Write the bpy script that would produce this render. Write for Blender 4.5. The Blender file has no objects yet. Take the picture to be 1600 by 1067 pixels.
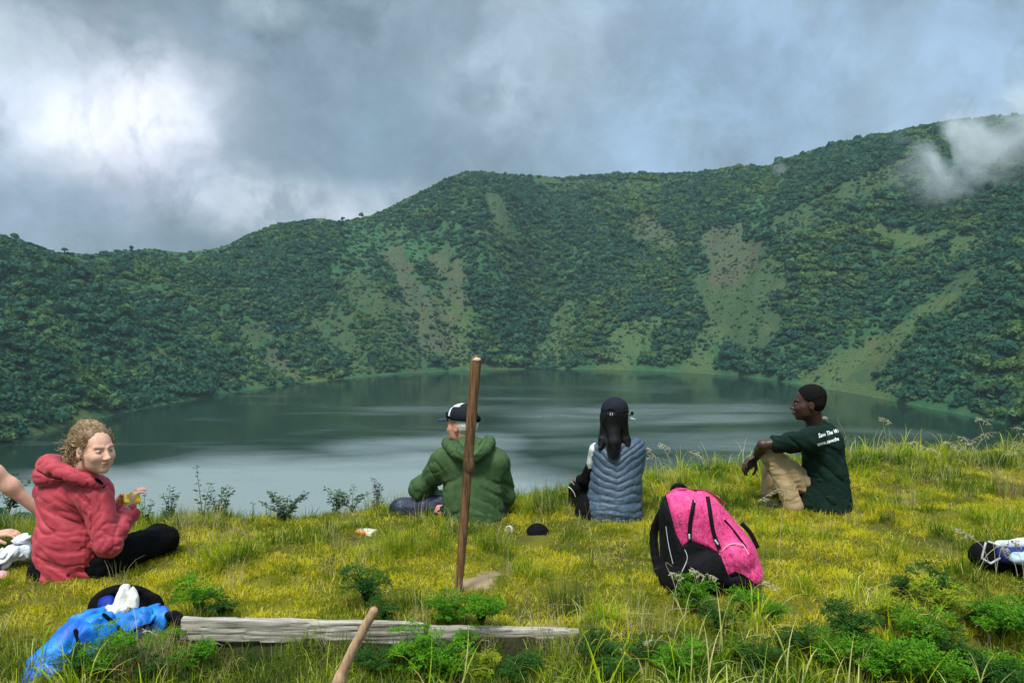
import bpy, math, random
import numpy as np
from mathutils import Vector, Matrix
from mathutils.bvhtree import BVHTree
rng = np.random.default_rng(7)
random.seed(7)
scene = bpy.context.scene
COL = scene.collection
PI = math.pi
# ------------------------------------------------------------------ camera, sky, sun, exposure
F = 1250.0
PITCH = math.atan(83.5 / F)
EYE = Vector((0, 0, 1.5))
cam_data = bpy.data.cameras.new('camera')
cam = bpy.data.objects.new('camera', cam_data); COL.objects.link(cam)
cam.location = EYE
cam.rotation_euler = (PI / 2 - PITCH, 0, 0)
cam_data.sensor_width = 36; cam_data.lens = 36 * F / 1600
cam_data.clip_start = 0.05; cam_data.clip_end = 6000
scene.camera = cam
SUN_EL, SUN_AZ = math.radians(62), math.radians(205)      # azimuth clockwise from north (+y)
world = bpy.data.worlds.new('World'); scene.world = world; world.use_nodes = True
def build_world():
    nt = world.node_tree; N = nt.nodes; L = nt.links; N.clear()
    out = N.new('ShaderNodeOutputWorld')
    sky = N.new('ShaderNodeTexSky'); sky.sky_type = 'NISHITA'; sky.sun_disc = False
    sky.sun_elevation = SUN_EL; sky.sun_rotation = SUN_AZ
    b1 = N.new('ShaderNodeBackground'); b1.inputs['Strength'].default_value = 0.10
    L.new(sky.outputs[0], b1.inputs[0])
    tc = N.new('ShaderNodeTexCoord')
    def noise(vec, scale, detail, rough=0.55, dist=0.0):
        n = N.new('ShaderNodeTexNoise'); n.inputs['Scale'].default_value = scale
        n.inputs['Detail'].default_value = detail; n.inputs['Roughness'].default_value = rough
        n.inputs['Distortion'].default_value = dist
        L.new(vec, n.inputs['Vector']); return n
    def vmath(op, a, b=None):
        n = N.new('ShaderNodeVectorMath'); n.operation = op
        L.new(a, n.inputs[0])
        if b is not None:
            if hasattr(b, 'is_linked'): L.new(b, n.inputs[1])
            else: n.inputs[1].default_value = b
        return n
    def m(op, a, b=None, clamp=False):
        n = N.new('ShaderNodeMath'); n.operation = op; n.use_clamp = clamp
        for i, v in enumerate((a, b)):
            if v is None: continue
            if hasattr(v, 'is_linked'): L.new(v, n.inputs[i])
            else: n.inputs[i].default_value = v
        return n.outputs[0]
    def rng_(v, a, b, c=0.0, d=1.0, smooth=True):
        n = N.new('ShaderNodeMapRange'); n.interpolation_type = 'SMOOTHSTEP' if smooth else 'LINEAR'
        L.new(v, n.inputs[0])
        for i, x in zip((1, 2, 3, 4), (a, b, c, d)): n.inputs[i].default_value = x
        return n.outputs[0]
    def mixc(f, a, b):
        n = N.new('ShaderNodeMix'); n.data_type = 'RGBA'
        L.new(f, n.inputs[0])
        for s, v in ((6, a), (7, b)):
            if hasattr(v, 'is_linked'): L.new(v, n.inputs[s])
            else: n.inputs[s].default_value = (*v, 1)
        return n.outputs[2]
    g = tc.outputs['Generated']
    # a domain warp gives every cloud bank a ragged, billowing rim
    w1 = noise(g, 2.6, 5, 0.6)
    wv = vmath('SUBTRACT', w1.outputs['Color'], (0.5, 0.5, 0.5))
    wv2 = vmath('SCALE', wv.outputs[0]); wv2.inputs['Scale'].default_value = 0.20
    w = vmath('ADD', g, wv2.outputs[0])
    fine = noise(g, 9.0, 8, 0.62, 0.4).outputs[0]
    def blob(az, el, r0, r1, sy=1.6):
        c = Vector((math.sin(az) * math.cos(el), math.cos(az) * math.cos(el), math.sin(el)))
        s = vmath('SUBTRACT', w.outputs[0], tuple(c))
        q = vmath('MULTIPLY', s.outputs[0], (1.0, 1.0, sy))
        ln = vmath('LENGTH', q.outputs[0]).outputs['Value']
        return rng_(ln, r0, r1, 1.0, 0.0)
    def azel(px, py):
        return math.atan((px - 800) / F), math.atan((533.5 - py) / F) - PITCH
    # base deck of cloud, grey and blue-grey banks
    big = noise(w.outputs[0], 1.7, 6, 0.55).outputs[0]
    base = mixc(rng_(big, 0.34, 0.66), (0.160, 0.235, 0.285), (0.29, 0.39, 0.49))
    def addblob(prev, px, py, r0, r1, col, amt, sy=1.6):
        f = m('MULTIPLY', blob(*azel(px, py), r0, r1, sy), m('MULTIPLY', rng_(fine, 0.36, 0.60, 0.30, 1.12), amt), True)
        return mixc(f, prev, col)
    c = base
    c = addblob(c, 1280, 150, 0.10, 0.46, (0.32, 0.46, 0.63), 1.15)
    c = addblob(c, 480, 60, 0.05, 0.32, (0.155, 0.225, 0.275), 1.15, 1.8)
    c = addblob(c, 620, 210, 0.02, 0.16, (0.22, 0.32, 0.41), 0.9, 1.4)
    c = addblob(c, 110, 340, 0.04, 0.22, (0.27, 0.36, 0.47), 0.95, 2.0)
    c = addblob(c, 790, 95, 0.03, 0.15, (0.48, 0.61, 0.73), .95, 1.3)
    c = addblob(c, 860, 40, 0.02, 0.12, (0.36, 0.47, 0.57), 0.8, 1.3)
    c = addblob(c, 190, 175, 0.05, 0.24, (0.60, 0.66, 0.78), 1.0, 1.9)
    c = addblob(c, 60, 110, 0.01, 0.11, (0.52, 0.60, 0.68), 0.9, 1.7)
    c = addblob(c, 240, 215, 0.02, 0.12, (0.98, 1.0, 1.1), 1.2, 1.4)
    c = addblob(c, 300, 290, 0.01, 0.11, (0.56, 0.58, 0.72), 0.9, 1.4)
    c = addblob(c, 500, 320, 0.03, 0.16, (0.70, 0.78, 0.90), 1.05, 2.0)
    c = addblob(c, 435, 15, 0.01, 0.07, (0.45, 0.55, 0.63), 0.9, 2.4)
    bil = noise(w.outputs[0], 5.5, 9, 0.62, 0.3).outputs[0]
    bv_ = vmath('SCALE', c); L.new(rng_(bil, 0.32, 0.68, 0.64, 1.0), bv_.inputs['Scale']); c = bv_.outputs[0]
    # an overcast deck is brighter overhead than near the horizon
    sep = N.new('ShaderNodeSeparateXYZ'); L.new(g, sep.inputs[0])
    up = rng_(sep.outputs[2], 0.36, 0.95, 0.0, 1.0, False)
    fac = m('ADD', m('MULTIPLY', up, 4.4), 1.0)
    b2 = N.new('ShaderNodeBackground'); L.new(c, b2.inputs[0]); L.new(fac, b2.inputs[1])
    mx = N.new('ShaderNodeMixShader'); mx.inputs[0].default_value = 0.94
    L.new(b1.outputs[0], mx.inputs[1]); L.new(b2.outputs[0], mx.inputs[2])
    L.new(mx.outputs[0], out.inputs['Surface'])
build_world()
world.cycles.sampling_method = 'MANUAL'; world.cycles.sample_map_resolution = 512
sl = bpy.data.lights.new('sun', 'SUN'); sl.energy = 3.1; sl.angle = math.radians(14); sl.color = (1.0, 0.96, 0.88)
sun = bpy.data.objects.new('sun', sl); COL.objects.link(sun)
sdir = Vector((math.sin(SUN_AZ) * math.cos(SUN_EL), math.cos(SUN_AZ) * math.cos(SUN_EL), math.sin(SUN_EL)))
sun.rotation_euler = sdir.to_track_quat('Z', 'Y').to_euler(); sun.location = (0, 0, 50)
vs = scene.view_settings
vs.view_transform = 'Standard'; vs.look = 'None'; vs.exposure = 0.42; vs.gamma = 1.0; vs.use_curve_mapping = False
scene.cycles.max_bounces = 8; scene.cycles.diffuse_bounces = 3; scene.cycles.transparent_max_bounces = 8
scene.cycles.volume_bounces = 4
try:
    scene.cycles.volume_step_rate = 1.0; scene.cycles.volume_max_steps = 128
except Exception: pass
# ------------------------------------------------------------------ helpers
def P(px, py, Y):
    """world point at forward distance Y seen at photo position (px,py): the tape measure of the survey"""
    v = (533.5 - py) / F
    t = Y / (math.cos(PITCH) + v * math.sin(PITCH))
    return Vector(((px - 800) / F * t, Y, EYE.z + t * (v * math.cos(PITCH) - math.sin(PITCH))))
def tag(o, label=None, cat=None, group=None, kind=None):
    if label: o['label'] = label
    if cat: o['category'] = cat
    if group: o['group'] = group
    if kind: o['kind'] = kind
    return o
def empty(name, loc, label=None, cat=None, group=None):
    o = bpy.data.objects.new(name, None); COL.objects.link(o); o.location = loc
    o.empty_display_size = 0.1
    return tag(o, label, cat, group)
def link(name, me, mat=None, parent=None, smooth=True):
    """link a mesh given in world coordinates, under its parent"""
    o = bpy.data.objects.new(name, me); COL.objects.link(o)
    if mat is not None: me.materials.append(mat)
    if smooth and len(me.polygons):
        me.polygons.foreach_set('use_smooth', np.ones(len(me.polygons), dtype=bool))
    if parent is not None:
        o.parent = parent
        pm = Matrix.Identity(4); q = parent
        while q is not None: pm = q.matrix_basis @ pm; q = q.parent
        o.matrix_parent_inverse = Matrix.Identity(4)
        o.matrix_basis = pm.inverted()
    return o
def mesh_np(name, V, Fq=None, Ft=None):
    me = bpy.data.meshes.new(name)
    V = np.asarray(V, dtype=np.float32).reshape(-1, 3)
    me.vertices.add(len(V)); me.vertices.foreach_set('co', V.ravel())
    parts = []; starts = []; tot = []; n = 0
    for arr, k in ((Fq, 4), (Ft, 3)):
        if arr is None or len(arr) == 0: continue
        arr = np.asarray(arr, dtype=np.int32).reshape(-1, k)
        parts.append(arr.ravel()); starts.append(n + np.arange(len(arr)) * k); tot.append(np.full(len(arr), k)); n += arr.size
    if parts:
        me.loops.add(n); me.loops.foreach_set('vertex_index', np.concatenate(parts))
        st = np.concatenate(starts).astype(np.int32)
        me.polygons.add(len(st)); me.polygons.foreach_set('loop_start', st)
        me.polygons.foreach_set('loop_total', np.concatenate(tot).astype(np.int32))
    me.update(calc_edges=True); me.validate()
    return me
def fattr(me, name, vals):
    a = me.attributes.new(name, 'FLOAT', 'POINT'); a.data.foreach_set('value', np.asarray(vals, dtype=np.float32)); return a
_T = np.random.default_rng(11).random((64, 64, 64)).astype(np.float32)
def noise3(p, seed=0):
    p = np.asarray(p, dtype=np.float32) + seed * 17.31
    i = np.floor(p).astype(np.int32); f = p - i; f = f * f * (3 - 2 * f); i &= 63; j = (i + 1) & 63
    x0, y0, z0 = i[..., 0], i[..., 1], i[..., 2]; x1, y1, z1 = j[..., 0], j[..., 1], j[..., 2]
    fx, fy, fz = f[..., 0], f[..., 1], f[..., 2]
    a = _T[x0, y0, z0] * (1 - fx) + _T[x1, y0, z0] * fx; b = _T[x0, y1, z0] * (1 - fx) + _T[x1, y1, z0] * fx
    c = _T[x0, y0, z1] * (1 - fx) + _T[x1, y0, z1] * fx; d = _T[x0, y1, z1] * (1 - fx) + _T[x1, y1, z1] * fx
    return (a * (1 - fy) + b * fy) * (1 - fz) + (c * (1 - fy) + d * fy) * fz
def fbm(p, oct=4, seed=0, gain=0.5):
    s = 0; a = 1.0; t = 0; q = np.asarray(p, dtype=np.float32)
    for k in range(oct):
        s = s + a * (noise3(q, seed + k) - 0.5); t += a; a *= gain; q = q * 2.03
    return s / t * 2
def fbm2(x, y, sc, oct=4, seed=0, gain=0.5):
    x = np.asarray(x, dtype=np.float32); y = np.asarray(y, dtype=np.float32)
    return fbm(np.stack([x * sc, y * sc, np.zeros_like(x * sc) + 3.7], -1), oct, seed, gain)
def sstep(x, a, b):
    t = np.clip((x - a) / (b - a), 0, 1); return t * t * (3 - 2 * t)
# ---- materials
class NT:
    def __init__(s, name):
        s.m = bpy.data.materials.new(name); s.m.use_nodes = True; s.t = s.m.node_tree; s.N = s.t.nodes; s.L = s.t.links
        s.b = s.N['Principled BSDF']; s.out = s.N['Material Output']
    def set(s, sock, v):
        if hasattr(v, 'is_linked'): s.L.new(v, sock)
        elif isinstance(v, (tuple, list)) and len(v) == 3 and sock.type == 'RGBA': sock.default_value = (*v, 1)
        else: sock.default_value = v
    def noise(s, scale, detail=4, rough=0.55, dist=0, vec=None, out=0):
        n = s.N.new('ShaderNodeTexNoise'); n.inputs['Scale'].default_value = scale; n.inputs['Detail'].default_value = detail
        n.inputs['Roughness'].default_value = rough; n.inputs['Distortion'].default_value = dist
        s.L.new(vec if vec is not None else s.pos(), n.inputs['Vector']); return n.outputs[out]
    def pos(s):
        if not hasattr(s, '_p'): s._p = s.N.new('ShaderNodeNewGeometry')
        return s._p.outputs['Position']
    def obj(s):
        if not hasattr(s, '_o'): s._o = s.N.new('ShaderNodeTexCoord')
        return s._o.outputs['Object']
    def scale(s, vec, v):
        n = s.N.new('ShaderNodeVectorMath'); n.operation = 'MULTIPLY'; s.L.new(vec, n.inputs[0]); n.inputs[1].default_value = v; return n.outputs[0]
    def ramp(s, v, a, b, c=0.0, d=1.0, smooth=True):
        n = s.N.new('ShaderNodeMapRange'); n.interpolation_type = 'SMOOTHSTEP' if smooth else 'LINEAR'
        s.L.new(v, n.inputs[0])
        for i, x in zip((1, 2, 3, 4), (a, b, c, d)): n.inputs[i].default_value = x
        return n.outputs[0]
    def mix(s, f, a, b, mode='MIX'):
        n = s.N.new('ShaderNodeMix'); n.data_type = 'RGBA'; n.blend_type = mode
        s.set(n.inputs[0], f); s.set(n.inputs[6], a); s.set(n.inputs[7], b); return n.outputs[2]
    def math(s, op, a, b=0.0, clamp=False):
        n = s.N.new('ShaderNodeMath'); n.operation = op; n.use_clamp = clamp; s.set(n.inputs[0], a); s.set(n.inputs[1], b); return n.outputs[0]
    def attr(s, name, out='Fac'):
        n = s.N.new('ShaderNodeAttribute'); n.attribute_name = name; return n.outputs[out]
    def rand(s):
        return s.N.new('ShaderNodeObjectInfo').outputs['Random']
    def bump(s, h, strength=0.3, dist=0.01):
        n = s.N.new('ShaderNodeBump'); n.inputs['Strength'].default_value = strength; n.inputs['Distance'].default_value = dist
        s.L.new(h, n.inputs['Height'])
        s.L.new(n.outputs[0], s.b.inputs['Normal']); return n
    def fin(s, col, rough=0.8, spec=0.3):
        s.set(s.b.inputs['Base Color'], col); s.set(s.b.inputs['Roughness'], rough); s.b.inputs['Specular IOR Level'].default_value = spec
        return s.m
    def leafy(s, col, trans=0.35, tcol=None):
        """diffuse reflection plus light passing through the leaf"""
        s.fin(col, 0.75, 0.12)
        t = s.N.new('ShaderNodeBsdfTranslucent'); s.set(t.inputs[0], tcol if tcol is not None else col)
        mx = s.N.new('ShaderNodeMixShader'); mx.inputs[0].default_value = trans
        s.L.new(s.b.outputs[0], mx.inputs[1]); s.L.new(t.outputs[0], mx.inputs[2]); s.L.new(mx.outputs[0], s.out.inputs['Surface'])
        return s.m
def cloth(name, c1, c2=None, rough=0.85, bump=0.25, scale=60, spec=0.2, sheen=0.0):
    n = NT(name); c2 = c2 or tuple(x * 0.65 for x in c1)
    f = n.ramp(n.noise(14, 5, 0.6), 0.35, 0.65)
    col = n.mix(f, c1, c2)
    hh = n.math('ADD', n.noise(scale, 4, 0.6), n.math('MULTIPLY', n.noise(scale * 9, 2), 0.12))
    n.bump(hh, bump, 0.012)
    if sheen: n.b.inputs['Sheen Weight'].default_value = sheen
    return n.fin(col, rough, spec)
# ---- signed distance modelling: clothes, bodies and bags are carved as one surface
def V3(v): return np.array(tuple(v), dtype=np.float32)
class Sdf:
    def __init__(s, h): s.h = h; s.ops = []; s.post = []
    def _add(s, fn, lo, hi, k, mode='add'): s.ops.append((fn, np.array(lo), np.array(hi), k, mode)); return s
    def cap(s, a, b, ra, rb=None, k=0.02, mode='add', axis=None, sq=1.0):
        rb = ra if rb is None else rb; a = V3(a); b = V3(b); ba = b - a; L2 = float(ba @ ba) + 1e-9
        ax = None if axis is None else V3(Vector(axis).normalized())
        def fn(X, Y, Z):
            x, y, z = X - a[0], Y - a[1], Z - a[2]
            h = np.clip((x * ba[0] + y * ba[1] + z * ba[2]) / L2, 0, 1)
            x = x - ba[0] * h; y = y - ba[1] * h; z = z - ba[2] * h
            if ax is not None:
                d = (x * ax[0] + y * ax[1] + z * ax[2]) * (sq - 1); x = x + d * ax[0]; y = y + d * ax[1]; z = z + d * ax[2]
            return np.sqrt(x * x + y * y + z * z) - (ra + (rb - ra) * h)
        m = max(ra, rb) * max(1, 1 / sq)
        return s._add(fn, np.minimum(a, b) - m, np.maximum(a, b) + m, k, mode)
    def ell(s, c, r, R=None, k=0.02, mode='add'):
        c = V3(c); r = V3(r); R = np.eye(3) if R is None else np.array(R)      # rows: local axes in world
        def fn(X, Y, Z):
            x, y, z = X - c[0], Y - c[1], Z - c[2]
            l = [(x * R[i][0] + y * R[i][1] + z * R[i][2]) for i in range(3)]
            k0 = np.sqrt((l[0] / r[0]) ** 2 + (l[1] / r[1]) ** 2 + (l[2] / r[2]) ** 2) + 1e-6
            k1 = np.sqrt((l[0] / r[0] ** 2) ** 2 + (l[1] / r[1] ** 2) ** 2 + (l[2] / r[2] ** 2) ** 2) + 1e-6
            return k0 * (k0 - 1) / k1
        ext = np.sqrt(((np.array(R).T * r) ** 2).sum(1))
        return s._add(fn, c - ext, c + ext, k, mode)
    def box(s, c, hs, R=None, rad=0.02, k=0.01, mode='add'):
        c = V3(c); hs = V3(hs); R = np.eye(3) if R is None else np.array(R)
        def fn(X, Y, Z):
            x, y, z = X - c[0], Y - c[1], Z - c[2]
            q = [np.abs(x * R[i][0] + y * R[i][1] + z * R[i][2]) - (hs[i] - rad) for i in range(3)]
            return np.sqrt(sum(np.maximum(t, 0) ** 2 for t in q)) + np.minimum(np.maximum(np.maximum(q[0], q[1]), q[2]), 0) - rad
        ext = (np.abs(np.array(R).T) * hs).sum(1)
        return s._add(fn, c - ext, c + ext, k, mode)
    def plane(s, pt, nrm, k=0.004):
        """cut away what lies on the side nrm points to"""
        pt = V3(pt); n = V3(Vector(nrm).normalized())
        def fn(X, Y, Z): return -((X - pt[0]) * n[0] + (Y - pt[1]) * n[1] + (Z - pt[2]) * n[2])
        return s._add(fn, [-1e9] * 3, [1e9] * 3, k, 'sub')
    def disp(s, fn): s.post.append(fn); return s
    def mesh(s, name):
        h = s.h; adds = [o for o in s.ops if o[4] == 'add']
        lo = np.min([o[1] for o in adds], 0) - 5 * h - 0.012; hi = np.max([o[2] for o in adds], 0) + 5 * h + 0.012
        n = np.ceil((hi - lo) / h).astype(int) + 1
        f = np.full(tuple(n), 0.15, dtype=np.float32)
        ax = [(lo[i] + h * np.arange(n[i])).astype(np.float32) for i in range(3)]
        for fn, a, b, k, mode in s.ops:
            i0 = np.clip(np.floor((a - k - 4 * h - 0.02 - lo) / h), 0, n).astype(int); i1 = np.clip(np.ceil((b + k + 4 * h + 0.02 - lo) / h) + 1, 0, n).astype(int)
            if np.any(i1 <= i0): continue
            sl_ = tuple(slice(i0[i], i1[i]) for i in range(3))
            d = fn(ax[0][sl_[0]][:, None, None], ax[1][sl_[1]][None, :, None], ax[2][sl_[2]][None, None, :]).astype(np.float32)
            c = f[sl_]
            if mode == 'add':
                g = np.maximum(k - np.abs(c - d), 0) / k; f[sl_] = np.minimum(c, d) - g * g * k * 0.25
            else:
                d = -d; g = np.maximum(k - np.abs(c - d), 0) / k; f[sl_] = np.maximum(c, d) + g * g * k * 0.25
        if s.post:
            msk = np.abs(f) < 0.03; I = np.nonzero(msk)
            pts = np.stack([ax[i][I[i]] for i in range(3)], -1)
            d = 0
            for fn in s.post: d = d + fn(pts)
            f[I] += np.asarray(d, dtype=np.float32)
        V, Q = surface_nets(f, lo, h)
        return mesh_np(name, V, Q)
def surface_nets(f, lo, h):
    ins = f < 0; nx, ny, nz = f.shape
    cnt = np.zeros((nx - 1, ny - 1, nz - 1), dtype=np.uint8)
    for dx in (0, 1):
        for dy in (0, 1):
            for dz in (0, 1): cnt += ins[dx:nx - 1 + dx, dy:ny - 1 + dy, dz:nz - 1 + dz]
    act = (cnt > 0) & (cnt < 8); I = np.stack(np.nonzero(act), -1)
    idx = np.full(act.shape, -1, dtype=np.int32); idx[act] = np.arange(len(I))
    off = [(a, b, c) for a in (0, 1) for b in (0, 1) for c in (0, 1)]
    val = {o: f[I[:, 0] + o[0], I[:, 1] + o[1], I[:, 2] + o[2]] for o in off}
    S = np.zeros((len(I), 3)); C = np.zeros(len(I))
    for a in off:
        for b in off:
            if a < b and sum(abs(a[i] - b[i]) for i in range(3)) == 1:
                va, vb = val[a], val[b]; m = (va < 0) != (vb < 0)
                t = np.where(m, va / np.where(m, va - vb, 1), 0)
                p = np.array(a) + t[:, None] * (np.array(b) - np.array(a)); S[m] += p[m]; C[m] += 1
    V = lo + h * (I + S / C[:, None])
    quads = []
    for axis in range(3):
        sl0 = [slice(1, -1)] * 3; sl1 = [slice(1, -1)] * 3
        sl0[axis] = slice(0, -1); sl1[axis] = slice(1, None)
        a = ins[tuple(sl0)]; b = ins[tuple(sl1)]
        e = np.stack(np.nonzero(a != b), -1); flip = a[e[:, 0], e[:, 1], e[:, 2]]
        g = e.copy(); u, v = [(1, 2), (2, 0), (0, 1)][axis]
        g[:, u] += 1; g[:, v] += 1
        def at_(du, dv):
            q = g.copy(); q[:, u] -= du; q[:, v] -= dv; return idx[q[:, 0], q[:, 1], q[:, 2]]
        q = np.stack([at_(1, 1), at_(0, 1), at_(0, 0), at_(1, 0)], -1)
        q[~flip] = q[~flip][:, ::-1]; quads.append(q)
    Q = np.concatenate(quads); Q = Q[(Q >= 0).all(1)]
    return V, Q
def folds(direction, freq=30, amp=0.006, along=0.25, seed=0, power=1.0, sharp=2.0):
    """soft cloth folds running along a direction: ridged noise squeezed across it"""
    d = V3(Vector(direction).normalized())
    def fn(p):
        t = p @ d; q = p - t[:, None] * d * (1 - along)
        n = fbm(q * freq, 3, seed, 0.45); r = 1 - np.abs(n) * sharp
        return -amp * np.clip(r, -0.6, 1) ** 1 * power
    return fn
def mesh_V(me):
    a = np.empty(len(me.vertices) * 3, dtype=np.float32); me.vertices.foreach_get('co', a); return a.reshape(-1, 3)
def tubes(polys, r0, r1=None, sides=3, taper=True):
    """one mesh of thin tapering tubes along the given polylines"""
    Vs = []; Qs = []; n0 = 0
    for pi, pl in enumerate(polys):
        pl = np.asarray(pl, dtype=np.float64); n = len(pl); ra = r0[pi] if hasattr(r0, '__len__') else r0
        t = np.gradient(pl, axis=0); t /= np.linalg.norm(t, axis=1)[:, None] + 1e-9
        ref = np.array([0.31, 0.22, 0.92]) if abs(t[0][2]) < 0.9 else np.array([1.0, 0.1, 0])
        u = np.cross(t, ref); u /= np.linalg.norm(u, axis=1)[:, None] + 1e-9; v = np.cross(t, u)
        rr = np.linspace(ra, (ra * 0.25 if r1 is None else (r1[pi] if hasattr(r1, '__len__') else r1)), n)[:, None]
        for k in range(sides):
            a = 2 * PI * k / sides; Vs.append(pl + rr * (u * math.cos(a) + v * math.sin(a)))
        i = np.arange(n - 1)
        for k in range(sides):
            k2 = (k + 1) % sides
            Qs.append(np.stack([n0 + k * n + i, n0 + k2 * n + i, n0 + k2 * n + i + 1, n0 + k * n + i + 1], -1))
        n0 += sides * n
        if sides > 3:
            for e in (0, n - 1):
                pass
    return np.concatenate(Vs), np.concatenate(Qs)
def spline(pts, n):
    pts = np.array([tuple(p) for p in pts], dtype=float); m = len(pts)
    t = np.linspace(0, m - 1, n); o = []
    for x in t:
        i = min(int(x), m - 2); f = x - i
        p0 = pts[max(i - 1, 0)]; p1 = pts[i]; p2 = pts[i + 1]; p3 = pts[min(i + 2, m - 1)]
        o.append(0.5 * ((2 * p1) + (-p0 + p2) * f + (2 * p0 - 5 * p1 + 4 * p2 - p3) * f * f + (-p0 + 3 * p1 - 3 * p2 + p3) * f ** 3))
    return np.array(o)
def join_np(parts):
    Vs = []; Qs = []; n = 0
    for V, Q in parts: Vs.append(V); Qs.append(np.asarray(Q) + n); n += len(V)
    return np.concatenate(Vs), np.concatenate(Qs)
def scatter(name, pts, scl, rot, variants, pick, extra=None):
    """one object whose geometry nodes set the given meshes out on its points"""
    me = bpy.data.meshes.new(name); me.vertices.add(len(pts)); me.vertices.foreach_set('co', np.asarray(pts, dtype=np.float32).ravel())
    fattr(me, 'scl', scl)
    a = me.attributes.new('rot', 'FLOAT_VECTOR', 'POINT'); a.data.foreach_set('vector', np.asarray(rot, dtype=np.float32).ravel())
    a = me.attributes.new('pick', 'INT', 'POINT'); a.data.foreach_set('value', np.asarray(pick, dtype=np.int32))
    o = bpy.data.objects.new(name, me); COL.objects.link(o)
    c = bpy.data.collections.new(name + '_sources')
    for i, v in enumerate(variants):
        q = bpy.data.objects.new('%s_source_%02d' % (name, i), v); c.objects.link(q)
    ng = bpy.data.node_groups.new(name, 'GeometryNodeTree')
    ng.interface.new_socket('Geometry', in_out='INPUT', socket_type='NodeSocketGeometry')
    ng.interface.new_socket('Geometry', in_out='OUTPUT', socket_type='NodeSocketGeometry')
    N = ng.nodes; L = ng.links; gi = N.new('NodeGroupInput'); go = N.new('NodeGroupOutput')
    ci = N.new('GeometryNodeCollectionInfo'); ci.inputs['Collection'].default_value = c; ci.inputs['Separate Children'].default_value = True
    ip = N.new('GeometryNodeInstanceOnPoints'); ip.inputs['Pick Instance'].default_value = True
    def na(nm, t):
        n = N.new('GeometryNodeInputNamedAttribute'); n.data_type = t; n.inputs['Name'].default_value = nm
        return [s for s in n.outputs if s.enabled and s.name == 'Attribute'][0]
    L.new(gi.outputs[0], ip.inputs['Points']); L.new(ci.outputs[0], ip.inputs['Instance'])
    L.new(na('pick', 'INT'), ip.inputs['Instance Index']); L.new(na('rot', 'FLOAT_VECTOR'), ip.inputs['Rotation'])
    L.new(na('scl', 'FLOAT'), ip.inputs['Scale']); L.new(ip.outputs[0], go.inputs[0])
    md = o.modifiers.new('scatter', 'NODES'); md.node_group = ng
    return o
# ------------------------------------------------------------------ crater: terrain, lake
LZ = -48.5
CX, CY = 12.0, 322.0
def per(xs, ys):
    xs = np.array(xs, float); ys = np.array(ys, float)
    X = np.concatenate([xs - 360, xs, xs + 360]); Yv = np.concatenate([ys, ys, ys])
    def f(t):
        t = np.mod(t, 360); v = 0
        for d, w in ((-6, .2), (-3, .2), (0, .2), (3, .2), (6, .2)): v = v + w * np.interp(t + d, X, Yv)
        return v
    return f
shore = per([4, 18, 33, 49, 68, 87, 107.5, 128, 145, 167, 183, 203, 220, 235, 252, 270, 310, 348.4], [159, 160, 163, 177, 175, 170, 166, 158, 155, 159, 169, 187, 199, 194, 176, 165, 170, 175])
rimR = per([0, 15, 30, 60, 90, 120, 150, 165, 180, 210, 240, 262, 270, 278, 300, 330], [335, 345, 360, 390, 385, 330, 290, 280, 285, 300, 310, 317, 317, 317, 322, 330])
SK = np.array([(-500, 330), (-200, 340), (0, 364), (40, 380), (80, 393), (150, 398), (200, 391), (240, 389), (285, 396), (350, 386), (400, 364), (440, 350), (500, 341), (530, 347), (570, 341), (600, 330), (640, 309), (690, 286), (730, 274), (780, 273), (830, 274), (880, 278), (960, 272), (1040, 273), (1100, 268), (1200, 260), (1300, 233), (1400, 207), (1480, 188), (1560, 181), (1700, 176), (2300, 170)], float)
def rimH(thd):
    """height of the crater rim above the lake, from the surveyed skyline"""
    th = np.radians(thd); R = rimR(thd); x = CX + R * np.cos(th); y = CY + R * np.sin(th)
    px = 800 + F * x / np.maximum(y, 1) ; py = np.interp(px, SK[:, 0], SK[:, 1])
    v = (533.5 - py) / F
    z = EYE.z + y * np.tan(np.arctan(v) - PITCH)
    z = z - LZ
    t = np.mod(thd, 360)
    front = np.where((t > 12) & (t < 175), 1.0, 0.0)
    w = np.where(t < 60, sstep(t, -5, 22), 1 - sstep(t, 165, 188)); w = np.where(t > 190, 0, w)
    other = np.interp(t, [0, 12, 175, 200, 225, 250, 262, 278, 290, 315, 340, 360], [150, 155, 77, 72, 62, 52, 48, 48, 54, 80, 125, 150])
    return z * w + other * (1 - w)
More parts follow.
